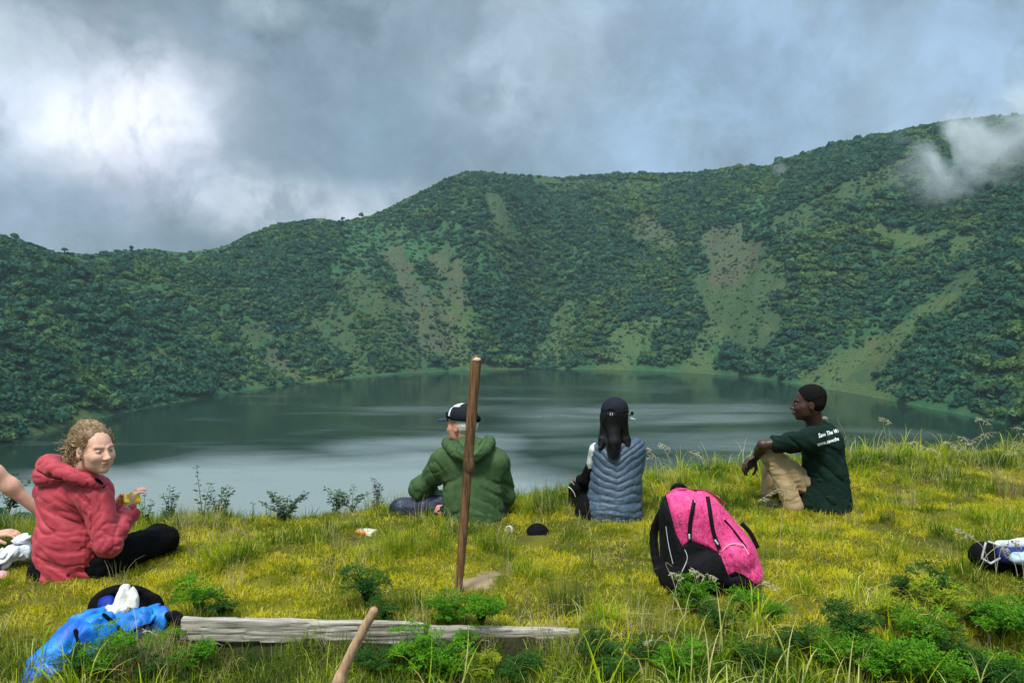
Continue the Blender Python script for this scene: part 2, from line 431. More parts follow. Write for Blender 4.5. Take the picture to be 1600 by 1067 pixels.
def terrain_z(x, y):
    x = np.asarray(x, float); y = np.asarray(y, float)
    dx = x - CX; dy = y - CY; r = np.hypot(dx, dy); thd = np.degrees(np.arctan2(dy, dx)); t = np.mod(thd, 360)
    rs = shore(thd); R = rimR(thd); H = rimH(thd)
    s = (r - rs) / (R - rs)
    near = np.exp(-((t - 270) / 42.0) ** 2)
    p = 1.0 + 1.35 * near
    sc = np.clip(s, 0, 1)
    prof = (1 - near) * (1.13 * sc - 0.13 * sc ** 3) + near * sc ** p
    z = H * prof
    th = np.radians(thd)
    # spurs and gullies run down the slope
    cs = np.stack([np.cos(th) * 5.5, np.sin(th) * 5.5, sc * 0.8], -1)
    g = fbm(cs, 4, 31, 0.55); g2 = fbm(cs * 3.1, 3, 37, 0.5)
    amp = np.sin(PI * np.clip(sc, 0, 1)) ** 0.8 * (1 - 0.85 * near)
    def wedge(t0, w_, a): return a * np.exp(-((t - t0) / w_) ** 2)
    vv = wedge(88, 5, -17) + wedge(76, 6, 8) + wedge(62, 5, 9) + wedge(99, 7, 8) + wedge(47, 7, 10) + wedge(118, 8, 6) + wedge(34, 5, -8)
    z = z + amp * (21 * g + 7 * g2 + 1.3 * vv)
    z = z + (2.6 * fbm2(x, y, 1 / 22.0, 4, 41)) * np.clip(sc * 8, 0, 1) * (1 - 0.9 * near) * (1 - 0.75 * sstep(sc, .9, 1.0))
    out = np.clip(r - R, 0, 400)
    z = z - np.where(s > 1, 1.0, 0) * (0.42 * out * (1 - near) + near * 0.02 * out)
    z = np.where(s < 0, -np.clip(-s * 60, 0, 6), z)
    near2 = np.exp(-((t - 270) / 9.0) ** 2)
    z = z - 1.6 * near2 * sstep(sc, .85, .97)
    return np.maximum(z + LZ, LZ - 6)
NA, NR = 900, 260
th_ = np.linspace(0, 360, NA, endpoint=False)
fr = np.concatenate([np.linspace(-0.12, 0, 6, endpoint=False), np.linspace(0, 1.0, 210, endpoint=False), 1 + (np.linspace(0, 1, NR - 216) ** 1.5) * 1.2])
TH, FR = np.meshgrid(th_, fr, indexing='ij')
rr_ = shore(TH) + FR * (rimR(TH) - shore(TH))
TX = CX + rr_ * np.cos(np.radians(TH)); TY = CY + rr_ * np.sin(np.radians(TH)); TZ = terrain_z(TX, TY)
ii, jj = np.meshgrid(np.arange(NA), np.arange(NR - 1), indexing='ij'); i2 = (ii + 1) % NA
tq = np.stack([ii * NR + jj, ii * NR + jj + 1, i2 * NR + jj + 1, i2 * NR + jj], -1).reshape(-1, 4)
tme = mesh_np('crater_slopes', np.stack([TX, TY, TZ], -1), tq)
def hit(px, py):
    """where the sight line through a photo position meets the far crater wall (survey by ray marching)"""
    d = (P(px, py, 1.0) - EYE); ys = np.arange(205, 820, 1.5)
    z = EYE.z + d.z * ys; tz = terrain_z(d.x * ys, ys); k = np.nonzero(z < np.maximum(tz, LZ))[0]
    y = ys[k[0]] if len(k) else 600.0
    return np.array([d.x * y, y, EYE.z + d.z * y])
# bare and grassy scars: (from, to, radius in metres, kind) kind 0 reddish scree, 1 yellow grass, 2 olive-brown
SC = [((608, 395), (650, 470), 9, 0), ((650, 470), (690, 540), 16, 0), ((700, 400), (715, 470), 9, 0), ((705, 480), (730, 560), 14, 1), ((400, 515), (430, 592), 9, 2), ((430, 560), (455, 594), 7, 0),
      ((470, 592), (800, 578), 6, 1), ((520, 500), (560, 570), 11, 2), ((880, 490), (850, 560), 16, 1), ((1000, 505), (960, 565), 12, 1), ((1130, 375), (1150, 420), 17, 0), ((1180, 400), (1200, 450), 12, 2), ((1130, 440), (1180, 520), 18, 2),
      ((1110, 520), (1080, 575), 13, 1), ((1450, 490), (1300, 585), 12, 1), ((1500, 450), (1480, 480), 16, 2), ((1240, 590), (1400, 606), 7, 1), ((1380, 560), (1330, 600), 12, 2), ((1240, 350), (1420, 260), 17, 2),
      ((860, 290), (1010, 290), 15, 2), ((770, 300), (780, 350), 12, 2), ((1390, 370), (1450, 375), 9, 1), ((1500, 380), (1560, 372), 9, 1), ((250, 560), (400, 600), 7, 1), ((0, 640), (150, 650), 4, 1), ((1000, 350), (1040, 380), 14, 0), ((560, 440), (640, 560), 14, 2)]
def scars(x, y, z):
    o = []
    x = np.asarray(x, float) + 0; wq = np.stack([x, y, z], -1)
    x = x + 15 * fbm(wq / 26.0, 4, 81, .6); z = z + 14 * fbm(wq / 26.0, 4, 83, .6)
    for kind in (0, 1, 2):
        v = np.zeros(np.shape(x))
        for a, b, r, k in SCW:
            if k != kind: continue
            p = np.stack([x, y, z], -1) - a; ba = b - a; h = np.clip((p @ ba) / (ba @ ba), 0, 1)
            d = np.linalg.norm(p - h[..., None] * ba, axis=-1)
            v = np.maximum(v, 1 - sstep(d, r * 0.45, r * 1.35))
        o.append(v)
    return o
SCW = [(hit(*a), hit(*b), r, k) for a, b, r, k in SC]
s0, s1, s2 = scars(TX.ravel(), TY.ravel(), TZ.ravel())
for nm, v in (('scree', s0), ('meadow', s1), ('heath', s2)): fattr(tme, nm, v)
n = NT('slope_ground')
big = n.noise(0.02, 6, 0.6); mid = n.noise(0.11, 7, 0.65); fine = n.noise(0.9, 6, 0.7)
base = n.mix(n.ramp(mid, .35, .65), (0.026, 0.088, 0.042), (0.050, 0.118, 0.046))
base = n.mix(n.ramp(big, .52, .72), base, (0.075, 0.095, 0.035))
rag = n.math('ADD', n.math('SUBTRACT', mid, 0.5), n.math('MULTIPLY', n.math('SUBTRACT', n.noise(1.0, 5, .65, .5, n.scale(n.pos(), (.10, .035, .05))), 0.5), 0.9))
def scar(c, nm, col, cc, w=0.62):
    f = n.ramp(n.math('ADD', n.attr(nm), n.math('MULTIPLY', rag, 2.6)), 0.22, 0.75, 0, w)
    return n.mix(f, c, n.mix(n.ramp(fine, .35, .62), col, cc))
base = scar(base, 'heath', (0.075, 0.085, 0.038), (0.04, 0.066, 0.028))
base = scar(base, 'meadow', (0.115, 0.135, 0.045), (0.055, 0.090, 0.028))
base = scar(base, 'scree', (0.125, 0.098, 0.070), (0.068, 0.072, 0.040))
n.bump(n.math('ADD', n.math('MULTIPLY', fine, 0.6), n.noise(0.25, 6, 0.7)), 0.8, 1.6)
terr_mat = n.fin(base, 0.95, 0.05)
tag(link('crater_slopes', tme, terr_mat), 'steep green crater walls rising round the lake', kind='structure')
# lake
na_ = 360; ang = np.linspace(0, 360, na_, endpoint=False); R0 = shore(ang) + 1.5
LV = [(CX, CY, LZ)]; Vs = []
rings = np.linspace(0, 1, 120)[1:]
for q in rings: Vs.append(np.stack([CX + R0 * q * np.cos(np.radians(ang)), CY + R0 * q * np.sin(np.radians(ang)), np.full(na_, LZ)], -1))
V = np.concatenate([np.array([[CX, CY, LZ]])] + Vs); i = np.arange(na_); i2 = (i + 1) % na_
Ft = np.stack([np.zeros(na_, int), 1 + i, 1 + i2], -1); Q = np.concatenate([np.stack([1 + k * na_ + i, 1 + (k + 1) * na_ + i, 1 + (k + 1) * na_ + i2, 1 + k * na_ + i2], -1) for k in range(len(rings) - 1)])
def lakept(px, py):
    d = P(px, py, 1.0) - EYE; k = (LZ - EYE.z) / d.z; return np.array([d.x * k, k])
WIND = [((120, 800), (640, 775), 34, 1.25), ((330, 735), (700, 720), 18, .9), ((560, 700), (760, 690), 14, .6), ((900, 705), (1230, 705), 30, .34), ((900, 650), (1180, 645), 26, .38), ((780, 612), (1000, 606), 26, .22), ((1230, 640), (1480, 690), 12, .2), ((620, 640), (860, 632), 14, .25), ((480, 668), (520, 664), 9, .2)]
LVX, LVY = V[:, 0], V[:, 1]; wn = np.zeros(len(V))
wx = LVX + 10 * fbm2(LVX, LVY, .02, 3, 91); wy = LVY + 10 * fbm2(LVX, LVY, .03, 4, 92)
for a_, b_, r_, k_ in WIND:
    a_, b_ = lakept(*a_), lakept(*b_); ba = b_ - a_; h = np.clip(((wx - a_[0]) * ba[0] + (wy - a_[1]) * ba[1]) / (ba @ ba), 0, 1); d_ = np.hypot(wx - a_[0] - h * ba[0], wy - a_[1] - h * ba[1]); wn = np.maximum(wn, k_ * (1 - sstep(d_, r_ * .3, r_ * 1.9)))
n = NT('lake_water')
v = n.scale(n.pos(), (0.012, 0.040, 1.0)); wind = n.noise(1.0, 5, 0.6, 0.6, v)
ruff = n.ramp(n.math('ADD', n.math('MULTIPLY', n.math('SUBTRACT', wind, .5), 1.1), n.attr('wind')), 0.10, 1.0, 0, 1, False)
rip = n.noise(2.2, 4, 0.6, 0, n.scale(n.pos(), (0.6, 1.0, 1.0)))
hgt = n.math('MULTIPLY', rip, n.math('ADD', n.math('MULTIPLY', ruff, 1.0), 0.08))
n.bump(hgt, 0.55, 0.5)
n.b.inputs['IOR'].default_value = 1.45
n.fin(n.mix(ruff, (0.008, 0.022, 0.013), (0.17, 0.205, 0.195)), n.math('ADD', n.math('MULTIPLY', ruff, 0.5), 0.06), 0.7)  # paler colour on ruffled water paints in the reflected sky
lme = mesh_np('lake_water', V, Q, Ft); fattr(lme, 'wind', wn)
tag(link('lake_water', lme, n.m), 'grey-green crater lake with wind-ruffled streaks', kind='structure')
# ---- forest on the crater walls: nobody could count it
def bush_mesh(name, seed, leaves=230, sz=0.24, flat=0.75):
    r = np.random.default_rng(seed); V = []; Q = []
    lobes = [(r.normal(0, .42, 3) * [1, 1, .5], r.uniform(.45, .75)) for _ in range(6)]
    for k in range(leaves):
        c, R = lobes[r.integers(6)]; d = r.normal(0, 1, 3); d /= np.linalg.norm(d); d[2] = abs(d[2]) * .9 + d[2] * .1
        p = (c + d * R * r.uniform(.75, 1.05)) * [1, 1, flat]; p[2] = max(p[2], -0.25)
        nrm = d + r.normal(0, .45, 3); nrm /= np.linalg.norm(nrm); u = np.cross(nrm, r.normal(0, 1, 3)); u /= np.linalg.norm(u); w = np.cross(nrm, u)
        s = sz * r.uniform(.6, 1.3); b = len(V)
        V += [p - u * s - w * s * .6, p + u * s * .8 - w * s * .7 + nrm * s * .2, p + u * s + w * s * .6, p - u * s * .7 + w * s * .8 - nrm * s * .2]; Q.append([b, b + 1, b + 2, b + 3])
    # solid heart of the crown
    for c, R in lobes:
        for a in range(5):
            for b_ in range(3):
                def pt(a, b_):
                    A = 2 * PI * a / 5; B = -PI / 2 * .3 + (PI * .65) * b_ / 3
                    return (c + R * .82 * np.array([math.cos(A) * math.cos(B), math.sin(A) * math.cos(B), math.sin(B)])) * [1, 1, flat]
                b0 = len(V); V += [pt(a, b_), pt(a + 1, b_), pt(a + 1, b_ + 1), pt(a, b_ + 1)]; Q.append([b0, b0 + 1, b0 + 2, b0 + 3])
    return mesh_np(name, np.array(V), Q)
def forest_mat(name, c1, c2, c3):
    n = NT(name); rnd = n.rand(); big = n.noise(0.016, 5, .6)
    c = n.mix(n.ramp(rnd, 0, 1, 0, 1, False), c1, c2)
    c = n.mix(n.ramp(n.math('ADD', big, n.math('MULTIPLY', n.math('SUBTRACT', rnd, .5), .25)), .48, .66), c, c3)
    return n.leafy(c, .22)
fm = forest_mat('crater_shrub_leaves', (0.018, 0.080, 0.050), (0.040, 0.120, 0.060), (0.085, 0.160, 0.045))
bushes = [bush_mesh('shrub_crown_%d' % k, 50 + k) for k in range(5)]
for b in bushes: b.materials.append(fm)
def place_forest():
    nn = 230000; r = np.random.default_rng(3)
    t = r.uniform(0, 360, nn); q = np.sqrt(r.uniform(0, 1, nn)); rs = shore(t); R = rimR(t)
    rad = rs + 2.5 + (R + 25 - rs) * r.uniform(0, 1, nn)
    x = CX + rad * np.cos(np.radians(t)); y = CY + rad * np.sin(np.radians(t))
    keep = r.uniform(0, 1, nn) < rad / 415.0
    keep &= ~((np.abs(x) < 60) & (y < 32)) & (y > 20) & ~((x < 20) & (y < 150)) & (np.abs(x / np.maximum(y, 1)) < 0.95)
    x = x[keep]; y = y[keep]; t = t[keep]; rad = rad[keep]; z = terrain_z(x, y)
    a, b, c = scars(x, y, z); rag = fbm2(x, y, .05, 4, 5) * .9
    bare = np.maximum(np.maximum(a, b * 1.0), c * .85) + rag * .5
    cl = fbm2(x, y, .018, 4, 9); cl2 = fbm2(x, y, .07, 3, 19)
    dens = np.clip(0.80 + 1.2 * cl + .7 * cl2, .18, 1) * np.where(bare > .42, .38 + .5 * (cl2 > .05), 1)
    k = r.uniform(0, 1, len(x)) < dens
    x, y, z, cl, bare, t, rad = (v[k] for v in (x, y, z, cl, bare, t, rad))
    sc = np.clip(r.lognormal(.50, .42, len(x)), .75, 4.4) * np.clip(1 + .8 * cl, .6, 1.5) * np.where(bare > .42, .42, 1)
    sc *= 1 - .45 * sstep(rad, rimR(t) - 14, rimR(t) - 2)
    n_ = len(x); z = z + sc * .12
    rot = np.stack([r.normal(0, .15, n_), r.normal(0, .15, n_), r.uniform(0, 6.28, n_)], -1)
    print('forest', n_)
    o = scatter('hillside_shrubs', np.stack([x, y, z], -1), sc, rot, bushes, r.integers(0, 5, n_))
    tag(o, 'dense green bushes and trees covering the crater walls', kind='stuff')
place_forest()
# ------------------------------------------------------------------ the grassy ledge on the rim
def edge_y(x):
    return np.interp(x, [-14, -5, -3.2, -2.3, -1.4, -0.6, 0.3, 1.2, 2.4, 3.4, 4.6, 6, 14], [6.2, 5.1, 4.85, 4.95, 5.05, 5.4, 5.75, 6.1, 6.5, 6.8, 6.95, 7.0, 7.2])
def ground_z(x, y):
    x = np.asarray(x, float); y = np.asarray(y, float)
    z = 0.05 * fbm2(x, y, 1.1, 3, 61) + 0.05 * np.clip(fbm2(x, y, 4.2, 3, 62), -.2, .6)
    front = np.interp(x, [-3, -1.6, -1.2, .3, .8, 2, 4], [-.02, -.04, -.10, -.10, -.09, -.10, -.04])
    z = z + front * (1 - sstep(y, 3.12, 3.34))
    E = edge_y(x); t = y - E
    z = z + 0.06 * np.exp(-(t / .5) ** 2) * sstep(x, .5, 1.8)
    z = z - np.where(t > 0, 0.95 * np.sqrt(t * t + .16) - .38, 0)
    z = z - 2.6 * sstep(np.abs(x), 10, 14) - .35 * (1 - sstep(y, -3, 0))
    return z
gx = np.concatenate([np.linspace(-14, -5, 60, endpoint=False), np.linspace(-5, 6, 440, endpoint=False), np.linspace(6, 14, 55)])
gy = np.concatenate([np.linspace(-6, 2.4, 60, endpoint=False), np.linspace(2.4, 8, 224, endpoint=False), np.linspace(8, 16, 60)])
GX, GY = np.meshgrid(gx, gy, indexing='ij'); GZ = ground_z(GX, GY)
nx_, ny_ = GX.shape; i, j = np.meshgrid(np.arange(nx_ - 1), np.arange(ny_ - 1), indexing='ij')
gq = np.stack([i * ny_ + j, (i + 1) * ny_ + j, (i + 1) * ny_ + j + 1, i * ny_ + j + 1], -1).reshape(-1, 4)
n = NT('turf_soil')
a = n.noise(1.3, 6, .6); b = n.noise(9, 6, .65); c_ = n.noise(60, 4, .6)
col = n.mix(n.ramp(a, .38, .62), (0.13, 0.12, 0.011), (0.060, 0.062, 0.012))
col = n.mix(n.ramp(b, .58, .70), col, (0.06, 0.045, 0.025))
gme = mesh_np('grassy_ledge', np.stack([GX, GY, GZ], -1), gq)
WORN = [(P(745, 908, 3.98), .11), (P(765, 895, 4.10), .07), (P(1300, 905, 4.0), .0)]
w_ = np.zeros(GX.size)
for p, r in WORN:
    if r: w_ = np.maximum(w_, np.exp(-(((GX - p.x) ** 2 + ((GY - p.y) * 1.0) ** 2) / r ** 2)).ravel())
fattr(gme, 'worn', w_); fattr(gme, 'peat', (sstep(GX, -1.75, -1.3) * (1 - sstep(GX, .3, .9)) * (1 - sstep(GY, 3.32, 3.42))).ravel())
col = n.mix(n.ramp(n.math('ADD', n.attr('worn'), n.math('MULTIPLY', n.math('SUBTRACT', b, .5), 1.2)), .3, .6), col, (0.30, 0.21, 0.12))
col = n.mix(n.attr('peat'), col, n.mix(n.ramp(b, .4, .6), (.018, .015, .009), (.035, .032, .012)))  # shade below the planks painted into the ground colour
n.bump(n.math('ADD', b, n.math('MULTIPLY', c_, .3)), .8, .02)
tag(link('grassy_ledge', gme, n.fin(col, .95, .1)), 'grassy ledge on the crater rim', kind='structure')
# ---- grass
def tuft_mesh(name, seed, blades, h0, h1, rad, w, bend=0.6, segs=3, flat=0.0, dry=0.3):
    r = np.random.default_rng(seed); V = []; Q = []; T = []; D = []
    for k in range(blades):
        a = r.uniform(0, 2 * PI); d = rad * math.sqrt(r.uniform()); bx, by = d * math.cos(a), d * math.sin(a)
        az = a + r.normal(0, .9); H = r.uniform(h0, h1); lean = abs(r.normal(0, bend)) + flat; W = w * r.uniform(.6, 1.3)
        pts = []; ang = r.normal(0, .15) + lean * .25; x = y = 0.0; z = -0.01
        for s in range(segs + 1):
            pts.append((x, z)); st = H / segs; x += math.sin(ang) * st; z += math.cos(ang) * st; ang += lean * (.5 + s * .35) / segs * 1.6
        b = len(V); dryv = r.uniform() < dry
        dv = r.uniform(.55, 1) if dryv else r.uniform(0, .45)
        for s, (px, pz) in enumerate(pts):
            wd = W * (1 - (s / segs) ** 1.6) if s < segs else 0.0003
            cx, cy = bx + px * math.cos(az), by + px * math.sin(az); sx, sy = -math.sin(az) * wd * .5, math.cos(az) * wd * .5
            V += [(cx - sx, cy - sy, pz), (cx + sx, cy + sy, pz)]; D += [dv, dv]; T += [s / segs] * 2
            if s: Q.append([b + 2 * s - 2, b + 2 * s - 1, b + 2 * s + 1, b + 2 * s])
    me = mesh_np(name, np.array(V), Q); fattr(me, 'dry', D); fattr(me, 'tip', T); return me
def grass_mat(name, g1, g2, d1, shift=0.0, patch=0.9):
    n = NT(name); a = n.noise(patch, 4, .6); b = n.noise(4.5, 4, .6); r = n.rand(); dr = n.attr('dry')
    c = n.mix(n.ramp(n.math('ADD', n.math('MULTIPLY', a, .55), n.math('MULTIPLY', b, .45)), .44, .55), g1, g2)
    k = n.math('ADD', n.math('ADD', dr, n.math('MULTIPLY', n.math('SUBTRACT', b, .5), 1.6)), n.math('MULTIPLY', n.math('SUBTRACT', r, .5), .35))
    c = n.mix(n.ramp(k, .48 - shift, .80 - shift), c, d1)
    return n.leafy(c, .44)
gm_lawn = grass_mat('lawn_grass', (0.17, 0.21, 0.005), (0.56, 0.49, 0.007), (0.64, 0.55, 0.11))
gm_mid = grass_mat('rank_grass', (0.055, 0.125, 0.006), (0.25, 0.33, 0.008), (0.52, 0.47, 0.12))
gm_dry = grass_mat('dry_grass', (0.26, 0.25, 0.05), (0.32, 0.26, 0.08), (0.55, 0.47, 0.26), .15)
gm_dark = grass_mat('dark_grass', (0.045, 0.085, 0.018), (0.08, 0.12, 0.02), (0.24, 0.20, 0.09), -.1)
gm_red = grass_mat('reddish_grass', (0.11, 0.12, 0.03), (0.20, 0.13, 0.06), (0.42, 0.30, 0.17), .15)
lawn = [tuft_mesh('lawn_tuft_%d' % k, 100 + k, 30, .014, .048, .050, .0036, 1.5, 3, .5, .34) for k in range(6)]
mid = [tuft_mesh('rank_tuft_%d' % k, 120 + k, 34, .05, .13, .05, .0042, 1.1, 4, .3, .22) for k in range(5)]
lng = [tuft_mesh('long_tuft_%d' % k, 140 + k, 22, .14, .36, .07, .0070, 1.5, 6, .3, .30) for k in range(6)]
dryt = [tuft_mesh('dry_tuft_%d' % k, 160 + k, 22, .10, .28, .06, .003, .8, 4, .1, .75) for k in range(4)]
for L_, m_ in ((lawn, gm_lawn), (mid, gm_mid), (dryt, gm_dry)):
    for me in L_: me.materials.append(m_)
SEATS = []          # places flattened by people and packs, filled in below: (x, y, r)
def keep_clear(x, y, seats, f=1.0):
    k = np.ones(len(x), bool)
    for sx, sy, r in seats: k &= (x - sx) ** 2 + (y - sy) ** 2 > (r * f) ** 2
    return k
def grow(name, label, nn, xr, yr, dens, variants, s0, s1, clear, seed, f=1.0):
    r = np.random.default_rng(seed); x = r.uniform(*xr, nn); y = r.uniform(*yr, nn)
    k = (np.abs(x) < .74 * y + .5) & (r.uniform(0, 1, nn) < dens(x, y)) & keep_clear(x, y, clear, f) & (y < edge_y(x) + 1.1)
    x, y = x[k], y[k]; z = ground_z(x, y); m = len(x)
    rot = np.stack([r.normal(0, .12, m), r.normal(0, .12, m), r.uniform(0, 6.28, m)], -1)
    print(name, m)
    return tag(scatter(name, np.stack([x, y, z], -1), r.uniform(s0, s1, m), rot, variants, r.integers(0, len(variants), m)), label, kind='stuff')
def worn_(x, y):
    v = np.zeros(len(x))
    for p, r in WORN:
        if r: v = np.maximum(v, np.exp(-((x - p.x) ** 2 + (y - p.y) ** 2) / r ** 2))
    return v
def plank_gap(x, y): return ((x > -1.42) & (x < .30) & (y > 3.23) & (y < 3.40))
CLEAR = [(-2.17, 4.08, .20), (-1.85, 4.15, .10), (-.28, 5.12, .22), (.72, 5.15, .2), (2.12, 5.42, .2), (.93, 3.9, .2), (-1.75, 3.42, .2), (.12, 4.68, .16), (-.86, 4.60, .13), (-.01, 4.74, .08)]
grow('lawn_grass', 'short yellow-green turf covering the ledge', 60000, (-5.4, 6.2), (2.5, 8.2), lambda x, y: np.where(plank_gap(x, y), 0, 1) * np.clip(.78 + 2.2 * fbm2(x, y, 7.5, 2, 17), .34, 1) * (1 - .93 * sstep(worn_(x, y) + .5 * fbm2(x, y, 6, 2, 3), .25, .6)), lawn, .8, 1.5, CLEAR, 1, .8)
gm_long = grass_mat('long_green_grass', (0.14, 0.26, 0.006), (0.40, 0.46, 0.012), (0.62, 0.58, 0.20))
def d_mid(x, y):
    e = edge_y(x) - y
    return np.clip(.07 + 2.6 * (fbm2(x, y, 2.6, 3, 71) - .12) + .85 * np.exp(-(np.maximum(e, 0) / .5) ** 2) + .65 * (1 - sstep(y, 3.0, 3.5)), 0, 1) * np.where(plank_gap(x, y), 0, 1) * (1 - worn_(x, y)) * (1 - .85 * np.exp(-(((x - 1.9) / 1.2) ** 2 + ((y - 4.2) / .55) ** 2)))
grow('rank_grass', 'taller green grass tufts along the edge and foreground', 17000, (-5.4, 6.2), (2.5, 8.2), d_mid, mid, .55, 1.35, CLEAR, 2, 1.15)
def d_long(x, y):
    e = edge_y(x) - y
    return np.clip(1.0 * (1 - sstep(y, 3.2, 3.85)) * sstep(x, .05, .5) + .45 * np.exp(-(e / .4) ** 2) * sstep(x, .3, 1.0) + .5 * (1 - sstep(y, 2.9, 3.1)) * .6, 0, 1) * np.where(plank_gap(x, y), 0, 1)
def d_low(x, y): return np.where((y < 3.24) & (x > -2.6) & (x < 3.2), .6 + .8 * fbm2(x, y, 3, 3, 5), 0)
tlow = [tuft_mesh('low_dark_tuft_%d' % k, 180 + k, 30, .05, .14, .05, .004, 1.2, 4, .2, .25) for k in range(4)]
for me in tlow: me.materials.append(gm_dark if me.name[-1] in '02' else gm_mid)
grow('matted_grass', 'matted dark grass below the planks', 7000, (-3, 3.2), (2.4, 3.24), d_low, tlow, .6, 1.2, CLEAR, 5)
for me in lng: me.materials.append(gm_long)
grow('long_grass', 'long arching grass blades in the right foreground', 3200, (-3.5, 5.2), (2.5, 7.4), d_long, lng, .55, 1.05, CLEAR, 3, 1.4)
def d_dry(x, y):
    e = edge_y(x) - y
    return np.clip(.5 * np.exp(-(e / .4) ** 2) + .28 * (1 - sstep(y, 3.2, 3.6)) + .12, 0, 1) * np.where(plank_gap(x, y), .1, 1) * (1 - .8 * np.exp(-(((x - 1.9) / 1.2) ** 2 + ((y - 4.3) / .6) ** 2)))
grow('dry_grass', 'pale dry grass mixed through the edge of the turf', 3600, (-5.4, 6.2), (2.5, 8.0), d_dry, dryt, .4, .85, CLEAR, 4, 1.25)
# ------------------------------------------------------------------ people
def frame(fwd, up=(0, 0, 1)):
    f = Vector(fwd).normalized(); r = f.cross(Vector(up)).normalized(); u = r.cross(f).normalized()
    return r, f, u
def skin(name, c, lip, rough=.5, brow=.3):
    n = NT(name); f = n.ramp(n.noise(30, 4, .6), .35, .65)
    col = n.mix(f, c, tuple(x * .86 for x in c)); col = n.mix(n.attr('lip'), col, lip); col = n.mix(n.attr('brow'), col, tuple(x * brow for x in c))
    n.b.inputs['Subsurface Weight'].default_value = .12; n.b.inputs['Subsurface Radius'].default_value = (.02, .008, .004); n.b.inputs['Subsurface Scale'].default_value = .3
    n.bump(n.noise(300, 3), .12, .002); return n.fin(col, rough, .35)
class Head:
    """a head in its own axes: x to its right, y out of the face, z up"""
    def __init__(s, c, fwd, up=(0, 0, 1), k=1.0):
        s.c = Vector(c); s.r, s.f, s.u = frame(fwd, up); s.k = k
    def w(s, x, y, z): return s.c + (s.r * x + s.f * y + s.u * z) * s.k
    @property
    def R(s): return [tuple(s.r), tuple(s.f), tuple(s.u)]
    def e(s, S, c, r, k=.015, mode='add'): S.ell(s.w(*c), [q * s.k for q in r], s.R, k, mode)
    def c_(s, S, a, b, ra, rb=None, k=.012, mode='add'): S.cap(s.w(*a), s.w(*b), ra * s.k, None if rb is None else rb * s.k, k, mode)
    def build(s, S, neck_to, nr=.055, nose=1.0):
        s.e(S, (0, -.012, .035), (.074, .094, .082), .02)
        s.e(S, (0, .030, -.015), (.064, .062, .085), .03)
        s.e(S, (0, .040, -.060), (.050, .050, .052), .03)
        s.e(S, (0, .076, -.094), (.020, .016, .016), .025)
        for q in (-1, 1):
            s.c_(S, (q * .052, .045, -.02), (q * .046, .040, -.065), .020, .016, .03)
            s.e(S, (q * .036, .074, -.028), (.022, .016, .018), .022)              # cheek
            s.e(S, (q * .031, .094, .006), (.019, .012, .013), .012, 'sub')         # eye socket
            s.e(S, (q * .031, .078, .004), (.0135, .0125, .011), .006)               # lid over the eyeball
            s.c_(S, (q * .014, .092, .024), (q * .046, .078, .026), .0050, .0045, .012)  # brow
            s.e(S, (q * .076, -.008, -.008), (.009, .019, .030), .008)               # ear
            s.e(S, (q * .084, -.004, -.004), (.004, .010, .017), .005, 'sub')
            s.e(S, (q * .010, .106, -.034), (.008, .009, .007), .008)               # nostril wings
        s.c_(S, (0, .090, .012), (0, .108 + .006 * nose, -.026), .0085, .0115, .012)
        s.e(S, (0, .114, -.031), (.0095, .010, .008), .008)
        s.c_(S, (-.016, .092, -.057), (.016, .092, -.057), .0055, None, .006); s.c_(S, (0, .097, -.056), (0, .097, -.056), .006, None, .006)
        s.c_(S, (-.013, .090, -.068), (.013, .090, -.068), .0065, None, .006)
        s.c_(S, (-.020, .098, -.0625), (.020, .098, -.0625), .0022, None, .003, 'sub')
        S.cap(s.w(0, -.02, -.05), neck_to, nr * s.k, nr * 1.05, .03)
    def tint(s, me):
        V = mesh_V(me); c = np.array(s.c); L = (V - c) @ np.array(s.R).T / s.k
        a = np.exp(-((L[:, 0] / .020) ** 4)) * np.exp(-(((L[:, 2] + .0625) / .0105) ** 4)) * (L[:, 1] > .07)
        b = np.zeros(len(V))
        for q in (-1, 1):
            t = np.clip((L[:, 0] * q - .014) / .034, 0, 1); zc = .0285 + .0028 * np.sin(t * 2.8); inx = (L[:, 0] * q > .013) & (L[:, 0] * q < .049)
            b = np.maximum(b, np.exp(-((L[:, 2] - zc) / .0045) ** 2) * inx * (L[:, 1] > .05))
            b = np.maximum(b, .8 * np.exp(-(((L[:, 0] * q - .031) / .014) ** 4)) * np.exp(-((L[:, 2] - .0045 + .002) / .003) ** 2) * (L[:, 1] > .06))
        fattr(me, 'lip', a * .8); fattr(me, 'brow', b)
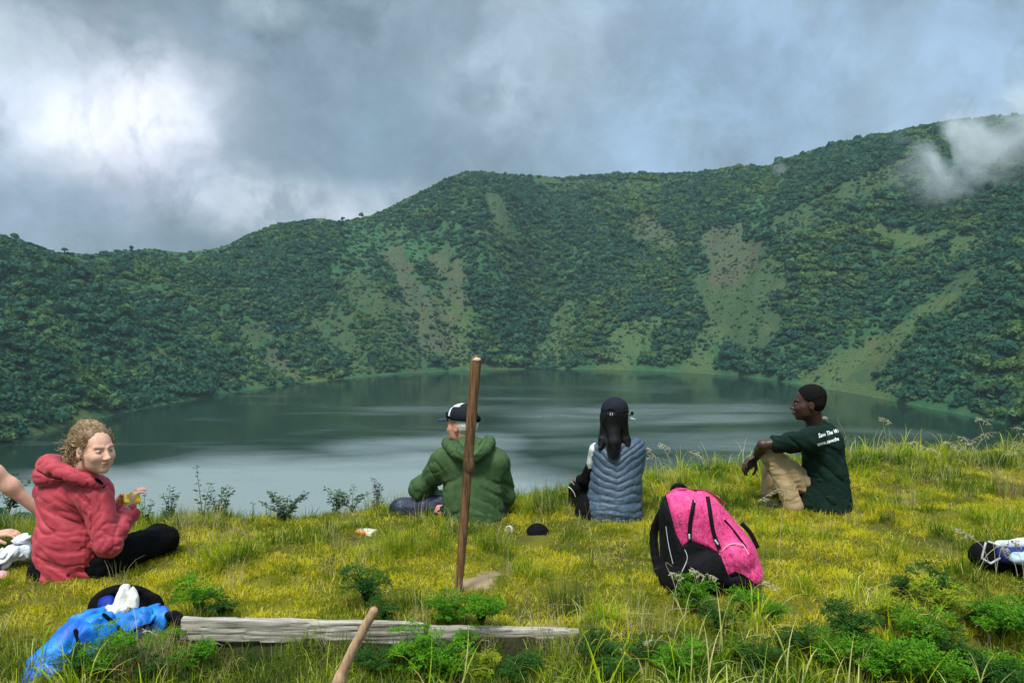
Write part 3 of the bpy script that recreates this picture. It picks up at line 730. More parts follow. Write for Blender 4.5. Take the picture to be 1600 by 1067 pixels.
def hand(S, wrist, d, palm_n, curl=.9, k=1.0, thumb=1):
    """palm and five bent fingers; d points along the hand, palm_n out of the palm"""
    w = Vector(wrist); d = Vector(d).normalized(); pn = Vector(palm_n); pn = (pn - d * pn.dot(d)).normalized(); sd = d.cross(pn) * thumb
    R = [tuple(sd.normalized()), tuple(d), tuple(pn)]
    S.ell(w + d * .045 * k, [.040 * k, .052 * k, .016 * k], R, .008)
    S.ell(w + d * .065 * k, [.040 * k, .030 * k, .014 * k], R, .008)
    for i, (off, ln) in enumerate(((.028, .072), (.009, .080), (-.010, .074), (-.028, .058))):
        p = w + d * (.085 - abs(off) * .25) * k + sd * off * k; a = curl * (.35 + .06 * i); q = d + sd * off * 1.5; q.normalize(); ra = .0085 * k
        for j, fl in enumerate((.45, .32, .23)):
            q2 = (q * math.cos(a) + pn * math.sin(a)).normalized(); e = p + q2 * ln * fl * k
            S.cap(p, e, ra, ra * .9, .004); p, q, ra = e, q2, ra * .9; a = curl * .75
            pn_ = pn
    t0 = w + d * .022 * k + sd * .030 * k; t1 = t0 + (d * .55 + sd * .75 + pn * .25).normalized() * .038 * k; t2 = t1 + (d * .9 + sd * .2 + pn * .45).normalized() * .030 * k; t3 = t2 + (d * .9 - sd * .1 + pn * .5).normalized() * .022 * k
    S.cap(t0, t1, .013 * k, .010 * k, .01); S.cap(t1, t2, .010 * k, .009 * k, .004); S.cap(t2, t3, .009 * k, .0075 * k, .004)
def merge(name, meshes):
    Vs = []; Qs = []; n = 0; at = {'lip': [], 'brow': []}
    for me in meshes:
        V = mesh_V(me); q = np.empty(len(me.loops), dtype=np.int32); me.loops.foreach_get('vertex_index', q)
        Vs.append(V); Qs.append(q.reshape(-1, 4) + n); n += len(V)
        for k in at:
            if k in me.attributes:
                a = np.empty(len(V), dtype=np.float32); me.attributes[k].data.foreach_get('value', a)
            else: a = np.zeros(len(V), dtype=np.float32)
            at[k].append(a)
    o = mesh_np(name, np.concatenate(Vs), np.concatenate(Qs))
    for k in at: fattr(o, k, np.concatenate(at[k]))
    return o
def eyes(person, H, iris, which=(-1, 1)):
    wm = NT('eye_white').fin((.7, .68, .65), .25, .5); im = NT('iris').fin(iris, .35, .4)
    for q in which:
        S = Sdf(.0012 * 1.2); H.e(S, (q * .031, .0795, .004), (.0118, .0116, .0062), .001)
        e = link('eye', S.mesh('eye'), wm, person)
        S = Sdf(.001); H.e(S, (q * .030, .0895, .004), (.0046, .002, .0046), .0005); link('iris', S.mesh('iris'), im, e)
def creases(direction, freq, amp, along, seed, fade=None):
    d = V3(Vector(direction).normalized())
    def fn(p):
        w = p + .02 * np.stack([fbm(p * 7, 2, seed + 5), fbm(p * 7, 2, seed + 6), fbm(p * 7, 2, seed + 7)], -1)
        q = w - (w @ d)[:, None] * d * (1 - along); n_ = np.abs(fbm(q * freq, 2, seed, .35)); v = -amp * (np.clip(n_ * 4.0, 0, 1) ** .8 - .65)
        return v if fade is None else v * fade(p)
    return fn
def drape_waist(z0, amp, seed=0):
    def fn(p): return -amp * np.clip(1 - abs(fbm(p * np.array([9, 9, 34]), 3, seed)) * 2.2, -.5, 1) * np.exp(-np.maximum(p[:, 2] - z0, 0) / .13)
    return fn
sole_m = cloth('boot_leather', (.018, .017, .016), rough=.6, bump=.2)
black_m = cloth('black_fabric', (.0035, .0035, .004), (.006, .006, .007), .95, .3, 40, .08)
def boot(name, heel, toe, parent, mat=sole_m, r=.042):
    S = Sdf(.006); h = Vector(heel); t = Vector(toe)
    S.cap(h + Vector((0, 0, .045)), h + Vector((0, 0, .10)), r, r * 1.0, .02); S.cap(h + Vector((0, 0, .035)), t + Vector((0, 0, .025)), r * .95, r * .75, .02)
    S.plane((0, 0, min(h.z, t.z) - .005), (0, 0, -1)); return link(name, S.mesh(name), mat, parent)

# ---- woman in the red jacket -------------------------------------------------
def red_woman():
    G = P(120, 905, 4.08); t = empty('person', (G.x, G.y, 0), 'woman with curly blond hair in a red hooded jacket looking back over her shoulder', 'person')
    hip = P(118, 878, 4.12); hip2 = P(150, 872, 4.2); H = Head(P(148, 702, 3.98), (.86, -.51, -.03), (-.05, .05, 1), 1.0)
    neck = P(116, 752, 4.08); shL = P(84, 768, 4.16); shR = P(150, 768, 4.02)
    elR = P(168, 850, 3.95); wrR = P(203, 800, 4.12); elL = P(120, 850, 4.42); wrL = P(184, 798, 4.30)
    knee = P(258, 843, 4.34); ank = P(262, 868, 4.62); knee2 = P(248, 838, 4.52); ank2 = P(282, 845, 4.86)
    # body
    S = Sdf(.0032); H.build(S, neck, .046, .2); hm = S.mesh('h'); H.tint(hm)
    S = Sdf(.012); S.cap(neck, P(112, 800, 4.12), .05, .085, .04); S.cap(P(112, 800, 4.12), hip, .085, .10, .04)
    for a, b, c in ((shL, elL, wrL), (shR, elR, wrR)): S.cap(P(112, 775, 4.1), a, .05, .05, .03); S.cap(a, b, .048, .040, .03); S.cap(b, c, .040, .028, .03)
    for a, b, c in ((hip, knee, ank), (hip2, knee2, ank2)): S.cap(a, b, .08, .055, .03); S.cap(b, c, .055, .035, .03)
    bm = S.mesh('b')
    S = Sdf(.003); S.cap(wrR, wrR + Vector((-.012, .0, .03)), .026, .024, .01); hand(S, wrR + Vector((-.012, 0, .025)), (.25, .25, .75), (.6, .5, -.3), 1.15, .88, 1)
    S.cap(wrL - Vector((.03, 0, 0)), wrL + Vector((.01, .0, .02)), .025, .024, .01); hand(S, wrL + Vector((.01, 0, .02)), (.55, -.25, .75), (.3, -.8, -.1), 1.0, .95, -1)
    hd = S.mesh('hd')
    body = link('body', merge('body', [hm, bm, hd]), skin('fair_skin', (.80, .43, .30), (.60, .18, .18), .5, .55), t)
    eyes(t, H, (.05, .07, .08))
    # jacket
    red = cloth('red_jacket_fabric', (.46, .048, .066), (.36, .030, .046), .62, .22, 45, .3, .1)
    S = Sdf(.0055)
    S.cap(P(111, 785, 4.10), P(110, 850, 4.08), .158, .158, .06, axis=(0, 1, 0), sq=1.25)
    S.cap(P(110, 850, 4.08), P(112, 890, 4.08), .165, .170, .05, axis=(0, 1, 0), sq=1.15)
    S.cap(shL + Vector((.0, 0, .0)), shR + Vector((-.02, 0, -.01)), .085, .088, .08)
    S.cap(P(100, 752, 4.10), P(128, 752, 4.06), .07, .07, .05)
    S.cap(shR, elR, .076, .060, .04); S.cap(elR, wrR, .062, .047, .025); S.cap(shL, elL, .075, .07, .05); S.cap(elL, wrL, .065, .05, .03)
    S.cap(wrR + (elR - wrR).normalized() * .03, wrR, .050, .047, .008)
    # cut out the insides at neck, hem and cuffs
    S.cap(P(118, 760, 4.08), P(135, 728, 4.02), .052, .075, .01, 'sub')
    S.cap(wrR, wrR + (wrR - elR).normalized() * .05, .036, .040, .006, 'sub')
    S.plane(P(110, 906, 4.08), (-.08, .0, -1), .01)
    hem = P(110, 896, 4.08)
    zt_ = P(110, 740, 4).z; xr_ = P(150, 800, 4.05)
    S.disp(creases((.80, .1, -.46), 17, .017, .07, 5, lambda p: np.clip((zt_ - p[:, 2]) / .18, .1, 1) * (p[:, 0] < xr_.x + .04)))
    S.disp(creases((.95, .0, -.16), 24, .010, .07, 9, lambda p: np.clip((zt_ - .22 - p[:, 2]) / .15, .0, 1)))
    S.disp(creases((.5, .0, .8), 20, .008, .15, 19, lambda p: (p[:, 0] > xr_.x - .03) * 1.0))
    def sleeve(p):       # rings of folds squeezed at the elbow and cuff
        a = V3(elR); b = V3(wrR); d = (b - a) / np.linalg.norm(b - a); tt = (p - a) @ d; r = np.linalg.norm(p - a - tt[:, None] * d, axis=1)
        m = np.exp(-(np.maximum(r - .08, 0) / .02) ** 2) * (tt > -.06) * (tt < .25)
        return -.005 * m * (np.abs(np.sin(tt * 62 + 3 * fbm(p * 14, 2, 8))) - .6)
    S.disp(sleeve)
    j = link('jacket', S.mesh('jacket'), red, t)
    S = Sdf(.005)                                                   # hood lying on the shoulders
    a, b, c, d = P(88, 733, 4.12), P(80, 722, 4.02), P(118, 738, 3.93), P(150, 752, 3.96)
    pl = spline([P(132, 742, 4.17), P(104, 726, 4.17), P(78, 722, 4.08), P(90, 735, 3.97), P(122, 746, 3.945), P(150, 754, 3.975), P(160, 764, 4.05)], 14)
    for q in range(13):
        rr = .021 + .012 * math.sin(PI * q / 13); S.cap(pl[q], pl[q + 1], rr, rr, .03)
    S.ell(P(90, 743, 4.05), (.098, .075, .050), None, .04); S.cap(P(75, 728, 4.05), P(70, 745, 4.06), .045, .05, .04)
    S.cap(P(78, 741, 3.96), P(112, 741, 3.955), .010, .014, .02, 'sub')
    S.cap(P(118, 750, 4.09), P(140, 716, 4.02), .050, .090, .012, 'sub')
    S.disp(creases((.95, -.1, -.25), 13, .014, .12, 14)); S.disp(creases((.8, .2, .5), 26, .006, .3, 3))
    hd_ = link('hood', S.mesh('hood'), red, j)
    S = Sdf(.004); pl = spline([P(150, 748, 3.94), P(160, 757, 3.97), P(166, 775, 4.05)], 8)
    for q in range(7): S.cap(pl[q], pl[q + 1], .007, .007, .006)
    link('collar_lining', S.mesh('collar_lining'), black_m, j)
    # trousers
    S = Sdf(.0065)
    S.cap(P(90, 892, 4.1), P(150, 885, 4.12), .135, .120, .05, axis=(0, 0, 1), sq=1.25)
    for a, b, c in ((P(150, 880, 4.08), knee, ank), (P(165, 872, 4.2), knee2, ank2)): S.cap(a, b, .088, .062, .04); S.cap(b, c, .062, .05, .03)
    S.disp(folds((1, .3, .1), 20, .006, .3, 4)); S.disp(folds((.2, .3, 1), 30, .003, .3, 6)); S.plane((0, 0, -.02), (0, 0, -1))
    link('trousers', S.mesh('trousers'), black_m, t)
    beige = cloth('beige_boot', (.52, .40, .28), rough=.8)
    boot('boot', P(278, 862, 4.9), P(300, 860, 5.0), t, beige, .045); boot('boot', P(268, 872, 4.7), P(282, 866, 4.85), t, beige, .045)
    # curly hair gathered low at the back
    r = np.random.default_rng(21); hc = NT('blond_hair'); rr = hc.attr('hv')
    hc.fin(hc.mix(hc.ramp(rr, 0, 1), (.16, .09, .04), (.60, .43, .24)), .45, .35)
    S = Sdf(.005); H.e(S, (0, -.026, .048), (.084, .098, .084), .01); H.e(S, (-.0, -.090, -.005), (.066, .050, .062), .03)
    # keep the shell off the face
    fc = H.w(0, .052, .040); S.plane(fc, H.w(0, .075, -.052) - H.w(0, .0, 0), .01)
    S.disp(lambda p: .006 * fbm(p * 45, 3, 3))
    cap_ = S.mesh('hair'); V = mesh_V(cap_); 
    polys = []; rad = []
    knot = (-.0, -.125, -.035)
    def curl(p0, p1, p2, nseg, amp, turns, ph):
        pl = spline([p0, p1, p2], nseg); tt = np.linspace(0, 1, nseg); a = ph + tt * turns * 2 * PI
        e = np.stack([np.cos(a), np.sin(a) * .8, np.sin(a + .8)], -1) * (amp * (0.25 + tt) )[:, None]; return pl + e
    for k in range(2600):
        ph = r.uniform(-PI, PI); el = r.uniform(-.25, 1.45)
        d = np.array([math.cos(el) * math.sin(ph), math.cos(el) * math.cos(ph), math.sin(el)])
        if d[1] > .35 and d[2] < .55: continue
        if d[1] > .80 : continue
        p0 = np.array([0, -.020, .045]) + d * [.078, .092, .082]
        p1 = p0 * [.9, 1, 1] + np.array([0, -.045, -.004]) + d * r.uniform(.002, .012)
        kx = r.normal(0, .028); p2 = np.array([kx, -.105 + r.normal(0, .02), -.02 + r.normal(0, .035)])
        pl = curl(p0, p1, p2, 16, r.uniform(.002, .0055), r.uniform(2, 4), r.uniform(0, 6.28)); polys.append([H.w(*q) for q in pl]); rad.append(.0011)
    for k in range(900):      # the bunch of ringlets at the nape and flyaways on top
        if k < 620:
            a = np.array([r.normal(0, .030), -.112 + r.normal(0, .024), -.022 + r.normal(0, .034)]); b = a + [r.normal(0, .02), -.03, r.normal(-.015, .02)]; c = b + [r.normal(0, .02), r.normal(-.02, .02), r.normal(-.025, .02)]
            am = r.uniform(.005, .012)
        elif k < 740:
            ph = r.uniform(-PI, PI); el = r.uniform(.3, 1.4); d = np.array([math.cos(el) * math.sin(ph), math.cos(el) * math.cos(ph), math.sin(el)])
            if d[1] > .6: continue
            a = np.array([0, -.020, .045]) + d * [.078, .092, .082]; b = a + d * .006 + r.normal(0, .008, 3) + [0, -.012, 0]; c = b + d * .003 + r.normal(0, .010, 3) + [0, -.012, 0]; am = .004
        else:   # wisps along the temples
            q = r.choice([-1, 1]); a = np.array([q * .072, .030 + r.normal(0, .015), .05 + r.normal(0, .02)]); b = a + [q * .004, -.02, -.03]; c = b + [0, -.02, -.03 + r.normal(0, .015)]; am = .006
        pl = curl(a, b, c, 16, am, r.uniform(1.5, 3), r.uniform(0, 6.28)); polys.append([H.w(*q) for q in pl]); rad.append(.0012)
    Vt, Qt = tubes(polys, rad, rad); hv = np.repeat(r.uniform(0, 1, len(polys)), 48)
    q = np.empty(len(cap_.loops), dtype=np.int32); cap_.loops.foreach_get('vertex_index', q); q = q.reshape(-1, 4)
    hm_ = mesh_np('hair', np.concatenate([Vt, V]), np.concatenate([Qt, q + len(Vt)])); fattr(hm_, 'hv', np.concatenate([hv, np.full(len(V), .08)]))
    link('hair', hm_, hc.m, t)
    # yellow packet in her hands
    pk = P(206, 779, 4.14); S = Sdf(.003); R = [tuple(v) for v in frame((.25, -.4, .9))]
    S.box(pk, (.040, .012, .034), R, .008, .01); S.ell(pk + Vector((.012, 0, .016)), (.030, .018, .022), None, .015)
    S.disp(lambda p: -.005 * fbm(p * 70, 3, 9)); ym = NT('yellow_wrapper').fin((.85, .55, .01), .35, .5)
    tag(link('snack_packet', S.mesh('snack_packet'), ym), 'crumpled yellow snack packet held in the hands of the red-jacketed woman', 'packet')
red_woman()

# ---- man in the green jacket -------------------------------------------------
def green_man():
    G = P(738, 812, 5.12); t = empty('person', (G.x, G.y, 0), 'man in a green hooded jacket and cap sitting behind the upright pole', 'person')
    H = Head(P(722, 664, 5.19), (-.80, .58, -.10), (-.06, .05, 1), 1.02); neck = P(733, 708, 5.17)
    shL, shR = P(694, 722, 5.18), P(774, 722, 5.18); elL, elR = P(659, 764, 5.30), P(789, 775, 5.26); wrL, wrR = P(694, 782, 5.50), P(770, 800, 5.5)
    hip = P(740, 795, 5.15); kn, an = P(628, 797, 5.35), P(690, 812, 5.62); kn2, an2 = P(835, 800, 5.75), P(760, 810, 5.8); kn2 = P(790, 802, 5.75)
    S = Sdf(.0045); H.build(S, neck, .058); hm = S.mesh('h'); H.tint(hm)
    S = Sdf(.014); S.cap(neck, P(738, 745, 5.2), .06, .13, .04); S.cap(P(738, 745, 5.2), hip, .14, .15, .04)
    for a, b, c in ((shL, elL, wrL), (shR, elR, wrR)): S.cap(a, b, .05, .042, .03); S.cap(b, c, .042, .03, .03)
    for a, b, c in ((hip + Vector((-.08, 0, 0)), kn, an), (hip + Vector((.08, 0, 0)), kn2, an2)): S.cap(a, b, .08, .055, .03); S.cap(b, c, .055, .035, .03)
    bm = S.mesh('b'); S = Sdf(.004)
    for w_, s_ in ((wrL, 1), (wrR, -1)): S.cap(w_ - Vector((0, .03, 0)), w_, .028, .026, .01); hand(S, w_, (.25 * s_, .6, -.35), (0, -.2, -1), .8, 1, -s_)
    hd = S.mesh('hd'); link('body', merge('body', [hm, bm, hd]), skin('ruddy_skin', (.60, .28, .20), (.45, .17, .14)), t); eyes(t, H, (.1, .15, .2), (-1, 1))
    gm = cloth('green_jacket_fabric', (.058, .108, .038), (.038, .075, .027), .8, .25, 50, .2)
    S = Sdf(.0065)
    S.cap(P(737, 735, 5.18), P(739, 775, 5.15), .182, .180, .06, axis=(0, 1, 0), sq=1.4)
    S.cap(P(739, 775, 5.15), P(741, 806, 5.13), .18, .192, .05, axis=(0, 1, 0), sq=1.25)
    S.cap(shL, shR, .085, .085, .08)
    S.cap(P(722, 706, 5.17), P(746, 706, 5.17), .085, .085, .06)
    S.cap(shL, elL, .080, .072, .05); S.cap(elL, wrL, .072, .050, .035); S.cap(shR, elR, .080, .070, .05); S.cap(elR, wrR, .070, .050, .03); S.ell(elL, (.074, .07, .07), None, .03)
    S.cap(P(733, 712, 5.17), P(728, 676, 5.18), .06, .085, .01, 'sub')
    S.plane(P(738, 817, 5.1), (0, .0, -1), .02)
    c0_ = P(738, 760, 5.15)
    def f1(p):
        x = p[:, 0] - c0_.x; q = np.stack([x * 3.2, p[:, 1] * 3.2, p[:, 2] * 15 + np.abs(x) * 15 * (.55 - 1.6 * (p[:, 2] - c0_.z))], -1) + .35 * np.stack([fbm(p * 7, 2, 1), fbm(p * 7, 2, 2), fbm(p * 7, 2, 3)], -1)
        n_ = np.abs(fbm(q, 2, 21, .4)); f = np.clip((c0_.z + .14 - p[:, 2]) / .12, .05, 1) * np.clip(np.abs(x) / .10, .45, 1); return -.013 * (np.clip(n_ * 3.6, 0, 1) - .65) * f
    S.disp(f1); S.disp(creases((.7, 0, -.6), 16, .009, .15, 22, lambda p: np.clip((np.abs(p[:, 0] - c0_.x) - .14) / .05, 0, 1))); S.disp(creases((1, 0, .0), 20, .007, .12, 24, lambda p: np.clip((c0_.z - .07 - p[:, 2]) / .08, 0, 1)))
    j = link('jacket', S.mesh('jacket'), gm, t)
    S = Sdf(.005); pl = spline([P(697, 690, 5.24), P(703, 698, 5.14), P(718, 708, 5.05), P(735, 712, 5.03), P(752, 705, 5.05), P(764, 693, 5.15), P(764, 688, 5.24)], 15)
    for q in range(14):
        rr = .024 + .016 * math.sin(PI * q / 14); S.cap(pl[q], pl[q + 1], rr, rr, .03)
    S.ell(P(733, 694, 5.12), (.095, .06, .058), None, .04)
    S.cap(P(733, 708, 5.18), P(728, 672, 5.22), .055, .088, .012, 'sub')
    def crease(p):
        x = (p[:, 0] - P(734, 700, 5.1).x) ; zz = p[:, 2] - (P(0, 712, 5.05).z + 1.6 * x * x * 5)
        return .010 * np.exp(-((zz - .035) / .009) ** 2) - .006 * np.exp(-((zz - .012) / .012) ** 2)
    S.disp(crease); S.disp(folds((1, 0, 0), 26, .005, .2, 6)); link('hood', S.mesh('hood'), gm, j)
    nav = NT('shiny_navy_fabric'); nav.bump(nav.noise(25, 5, .6), .35, .02); nav.fin((.010, .014, .035), .38, .5)
    S = Sdf(.0065); S.cap(hip + Vector((-.05, 0, -.03)), hip + Vector((.08, .05, -.03)), .13, .13, .05)
    for a, b, c in ((hip + Vector((-.10, 0.05, 0)), kn, an), (hip + Vector((.1, .08, 0)), kn2, an2)): S.cap(a, b, .100, .075, .04); S.cap(b, c, .075, .052, .03)
    S.disp(folds((1, .1, .15), 18, .009, .3, 4)); S.plane((0, 0, -.03), (0, 0, -1)); link('trousers', S.mesh('trousers'), nav.m, t)
    boot('boot', P(700, 815, 5.65), P(670, 812, 5.75), t); boot('boot', P(745, 815, 5.8), P(770, 812, 5.85), t)
    # white hair
    wh = NT('white_hair'); wh.bump(wh.noise(140, 4, .7), .6, .01); wh.fin((.62, .58, .52), .8, .2)
    S = Sdf(.004); H.e(S, (0, -.028, .010), (.079, .088, .080), .01); S.plane(H.w(0, -.012, 0), H.f * 1.0 + H.u * -.2, .01); S.plane(H.w(0, 0, -.05), (H.u * -1), .01)
    S.disp(lambda p: .005 * fbm(p * 90, 3, 3)); link('hair', S.mesh('hair'), wh.m, t)
    # cap: dark crown, white front panel, curved brim, head-torch strap
    dk = cloth('dark_cap_fabric', (.012, .012, .018), rough=.8); wt = cloth('white_cap_panel', (.75, .77, .78), (.6, .63, .66), .8); nb = cloth('navy_brim', (.022, .035, .075), rough=.7)
    cap = empty('baseball_cap', H.w(0, 0, .06), 'navy and white peaked cap with dark strap on the green-jacketed man', 'cap')
    S = Sdf(.004); H.e(S, (0, -.012, .056), (.087, .104, .084), .01); S.plane(H.w(0, 0, .036), (H.u * -1), .006); H.e(S, (0, -.012, .045), (.080, .096, .080), .01, 'sub')
    me = S.mesh('crown'); V = mesh_V(me); Lc = (V - np.array(H.c)) @ np.array(H.R).T / H.k
    q = np.empty(len(me.loops), dtype=np.int32); me.loops.foreach_get('vertex_index', q); q = q.reshape(-1, 4); cen = Lc[q].mean(1)
    front = ((cen[:, 1] > .030) & (cen[:, 1] < .056)) | ((cen[:, 1] > -.03) & (cen[:, 1] < .056) & (cen[:, 2] > .124))
    link('crown', mesh_np('crown', V, q[~front]), dk, cap); link('front_panel', mesh_np('front_panel', V, q[front]), wt, cap)
    S = Sdf(.0035); H.e(S, (0, .115, .036), (.068, .075, .012), .01); H.e(S, (0, .115, .026), (.060, .07, .012), .006, 'sub'); S.plane(H.w(0, .066, 0), (H.f * -1), .004); link('brim', S.mesh('brim'), nb, cap)
    ring = [H.w(.0905 * math.cos(a), -.012 + .108 * math.sin(a), .052 + .016 * math.sin(a)) for a in np.linspace(0, 2 * PI, 40)]
    S = Sdf(.004)
    for a, b in zip(ring[:-1], ring[1:]): S.cap(a, b, .0085, None, .006)
    S.box(H.w(0, .100, .070), (.026, .014, .018), H.R, .008, .006); S.ell(H.w(.02, -.115, .035), (.024, .018, .022), H.R, .01)
    link('torch_strap', S.mesh('torch_strap'), black_m, cap)
green_man()

# ---- woman in the quilted vest ------------------------------------------------
def vest_woman():
    G = P(955, 815, 5.15); t = empty('person', (G.x, G.y, 0), 'woman with long black hair in a grey-blue quilted vest facing the lake', 'person')
    H = Head(P(961, 655, 5.20), (.35, .93, -.05), (0, 0, 1), 1.0); neck = P(960, 694, 5.20)
    shL, shR = P(937, 703, 5.22), P(982, 702, 5.26); elL, elR = P(917, 750, 5.32), P(984, 760, 5.48); wrL, wrR = P(906, 750, 5.52), P(965, 765, 5.62)
    hip = P(957, 800, 5.17); kn, an = P(908, 762, 5.60), P(903, 812, 5.75); kn2, an2 = P(962, 775, 5.75), P(958, 812, 5.85)
    S = Sdf(.0045); H.build(S, neck, .046); hm = S.mesh('h'); H.tint(hm)
    S = Sdf(.013); S.cap(neck, P(958, 735, 5.2), .05, .10, .04); S.cap(P(958, 735, 5.2), hip, .10, .13, .04)
    for a, b, c in ((shL, elL, wrL), (shR, elR, wrR)): S.cap(a, b, .042, .036, .03); S.cap(b, c, .036, .026, .03)
    for a, b, c in ((hip + Vector((-.07, 0, 0)), kn, an), (hip + Vector((.07, 0, 0)), kn2, an2)): S.cap(a, b, .075, .05, .03); S.cap(b, c, .05, .03, .03)
    bm = S.mesh('b'); S = Sdf(.004)
    S.cap(wrL + Vector((-.03, -.02, -.0)), wrL, .026, .024, .01); hand(S, wrL, (.45, .0, .25), (0, .1, -1), .8, .92, -1); hand(S, wrR, (-.5, .1, -.1), (0, .1, -1), .8, .92, 1)
    hd = S.mesh('hd'); link('body', merge('body', [hm, bm, hd]), skin('brown_skin', (.17, .075, .06), (.20, .06, .06)), t); eyes(t, H, (.04, .02, .01))
    n = NT('quilted_shell'); n.bump(n.math('ADD', n.noise(55, 4, .6), n.math('MULTIPLY', n.noise(300, 2), .2)), .3, .01)
    vm = n.fin(n.mix(n.ramp(n.noise(10, 4), .35, .65), (.060, .092, .135), (.040, .066, .098)), .5, .4)
    S = Sdf(.0045); cx = P(960, 740, 5.2).x; zt = P(0, 740, 5.1).z
    S.cap(P(964, 722, 5.20), P(962, 760, 5.18), .160, .158, .05, axis=(0, 1, 0), sq=1.3)
    S.cap(P(962, 760, 5.18), P(957, 800, 5.15), .158, .188, .05, axis=(0, 1, 0), sq=1.25)
    S.cap(P(943, 703, 5.21), P(990, 702, 5.21), .068, .072, .05); S.cap(P(990, 702, 5.21), P(992, 725, 5.21), .066, .06, .04); S.cap(P(955, 690, 5.2), P(967, 690, 5.2), .06, .06, .03)
    S.cap(neck, P(961, 670, 5.2), .045, .06, .01, 'sub')
    S.plane(P(957, 821, 5.1), (0, 0, -1), .012)
    def quilt(p):
        x = np.abs(p[:, 0] - cx); z = p[:, 2] - .62 * x * np.clip((p[:, 2] - zt + .20) / .28, -.15, 1) + .022 * fbm(p * 8, 2, 4); 
        s = np.abs(np.sin(z * PI / .040)); return -.0090 * (s ** .6 - .55) * (1 + .5 * fbm(p * 6, 2, 9))
    S.disp(quilt); S.disp(lambda p: -.0045 * fbm(p * np.array([55, 55, 22]), 3, 8)); S.disp(drape_waist(P(0, 790, 5.15).z, .007, 14))
    link('vest', S.mesh('vest'), vm, t)
    wsm = cloth('white_sleeve', (.72, .72, .66), rough=.85)
    S = Sdf(.005); S.cap(shL + Vector((-.02, 0, -.0)), shL * .45 + elL * .55, .047, .042, .02); S.disp(folds((.3, 0, 1), 40, .004, .3, 5)); link('sleeve', S.mesh('sleeve'), wsm, t)
    S = Sdf(.006); S.cap(shL * .42 + elL * .58, elL, .046, .046, .02); S.cap(elL, wrL, .046, .035, .02); S.disp(folds((.3, .3, .5), 40, .004, .3, 6)); lo_ = link('forearm_sleeve', S.mesh('forearm_sleeve'), black_m, t)
    S = Sdf(.006); S.cap(shR, elR, .052, .048, .02); S.cap(elR, wrR, .046, .034, .02); link('sleeve', S.mesh('sleeve'), wsm, t)
    S = Sdf(.007); S.cap(P(932, 804, 5.17), P(968, 804, 5.19), .140, .135, .05, axis=(0, 1, 0), sq=1.1)
    for a, b, c in ((hip + Vector((-.09, 0, -.01)), kn, an), (hip + Vector((.09, 0, -.01)), kn2, an2)): S.cap(a, b, .095, .066, .04); S.cap(b, c, .06, .048, .03)
    S.disp(folds((.4, 1, .1), 22, .005, .3, 4)); S.plane((0, 0, -.03), (0, 0, -1)); link('trousers', S.mesh('trousers'), black_m, t)
    boot('boot', P(900, 818, 5.78), P(893, 817, 5.95), t); boot('boot', P(958, 818, 5.88), P(962, 817, 6.0), t)
    # long straight hair, two falls on the shoulders and a tail down the back
    bh = NT('black_hair'); bh.bump(bh.noise(1.0, 3, .6, 0, bh.scale(bh.pos(), (260, 260, 12))), .6, .006); bh.fin((.004, .0035, .004), .5, .25)
    S = Sdf(.0045); H.e(S, (0, -.022, .03), (.083, .094, .090), .02); S.plane(H.w(0, .052, .0), H.f, .01)
    for q, x in ((-1, 943), (1, 977)):
        S.cap(H.w(q * .040, -.03, .02), P(x, 690, 5.16), .048, .030, .03, axis=(0, 1, 0), sq=1.3); S.cap(P(x, 690, 5.16), P(x - 0 + q * 5, 700, 5.13), .040, .016, .02)
    S.cap(H.w(0, -.07, .0), P(960, 692, 5.08), .055, .036, .03, axis=(0, 1, 0), sq=1.6); S.cap(P(960, 692, 5.08), P(960, 714, 5.055), .035, .012, .02, axis=(0, 1, 0), sq=1.5)
    S.disp(lambda p: -.0045 * fbm(p * np.array([130, 60, 9]), 3, 3)); link('hair', S.mesh('hair'), bh.m, t)
    r = np.random.default_rng(5); polys = []
    for k in range(260):
        x = r.uniform(-1, 1); a = H.w(x * .07, -.085 + abs(x) * .05, r.uniform(-.03, .03)); b = Vector((P(960, 690, 5.07).x + x * .055, 5.075 + abs(x) * .05, P(0, 690, 5.07).z)); c = Vector((P(960, 716, 5.05).x + x * .03 + r.normal(0, .006), 5.04 + r.normal(0, .006) + abs(x) * .03, P(0, 712 + r.uniform(-14, 7), 5.05).z)); polys.append(spline([a, b, c], 8))
    Vt, Qt = tubes(polys, .0018, .001); link('loose_hair', mesh_np('loose_hair', Vt, Qt), bh.m, t)
    # cap
    cm = cloth('midnight_cap', (.010, .011, .020), rough=.8); cap = empty('baseball_cap', H.w(0, 0, .07), 'dark navy cap worn by the woman in the quilted vest', 'cap')
    S = Sdf(.004); H.e(S, (0, -.012, .060), (.090, .104, .088), .01); S.plane(H.w(0, 0, .034), (H.u * -1 + H.f * -.15), .006); H.e(S, (0, -.012, .05), (.083, .097, .083), .01, 'sub'); H.e(S, (0, -.115, .052), (.028, .03, .020), .006, 'sub')
    S.disp(lambda p: -.002 * fbm(p * 40, 2, 3)); link('crown', S.mesh('crown'), cm, cap)
    S = Sdf(.004); H.e(S, (0, .112, .040), (.068, .075, .012), .01); S.plane(H.w(0, .07, 0), (H.f * -1), .004); link('brim', S.mesh('brim'), cm, cap)
    wm = NT('white_plastic').fin((.75, .75, .73), .4, .5)
    S = Sdf(.0022); S.cap(H.w(-.030, -.117, .040), H.w(.030, -.117, .040), .004, None, .003); link('strap', S.mesh('strap'), cm, cap)
    S = Sdf(.002)
    for x in (-.004, .010): S.cap(H.w(x, -.119, .052), H.w(x, -.119, .036), .0024, None, .002)
    link('buckle', S.mesh('buckle'), wm, cap)
    gl = empty('sunglasses', H.w(.09, .05, .03), 'sunglasses with pale rim at the right temple of the woman in the quilted vest', 'sunglasses')
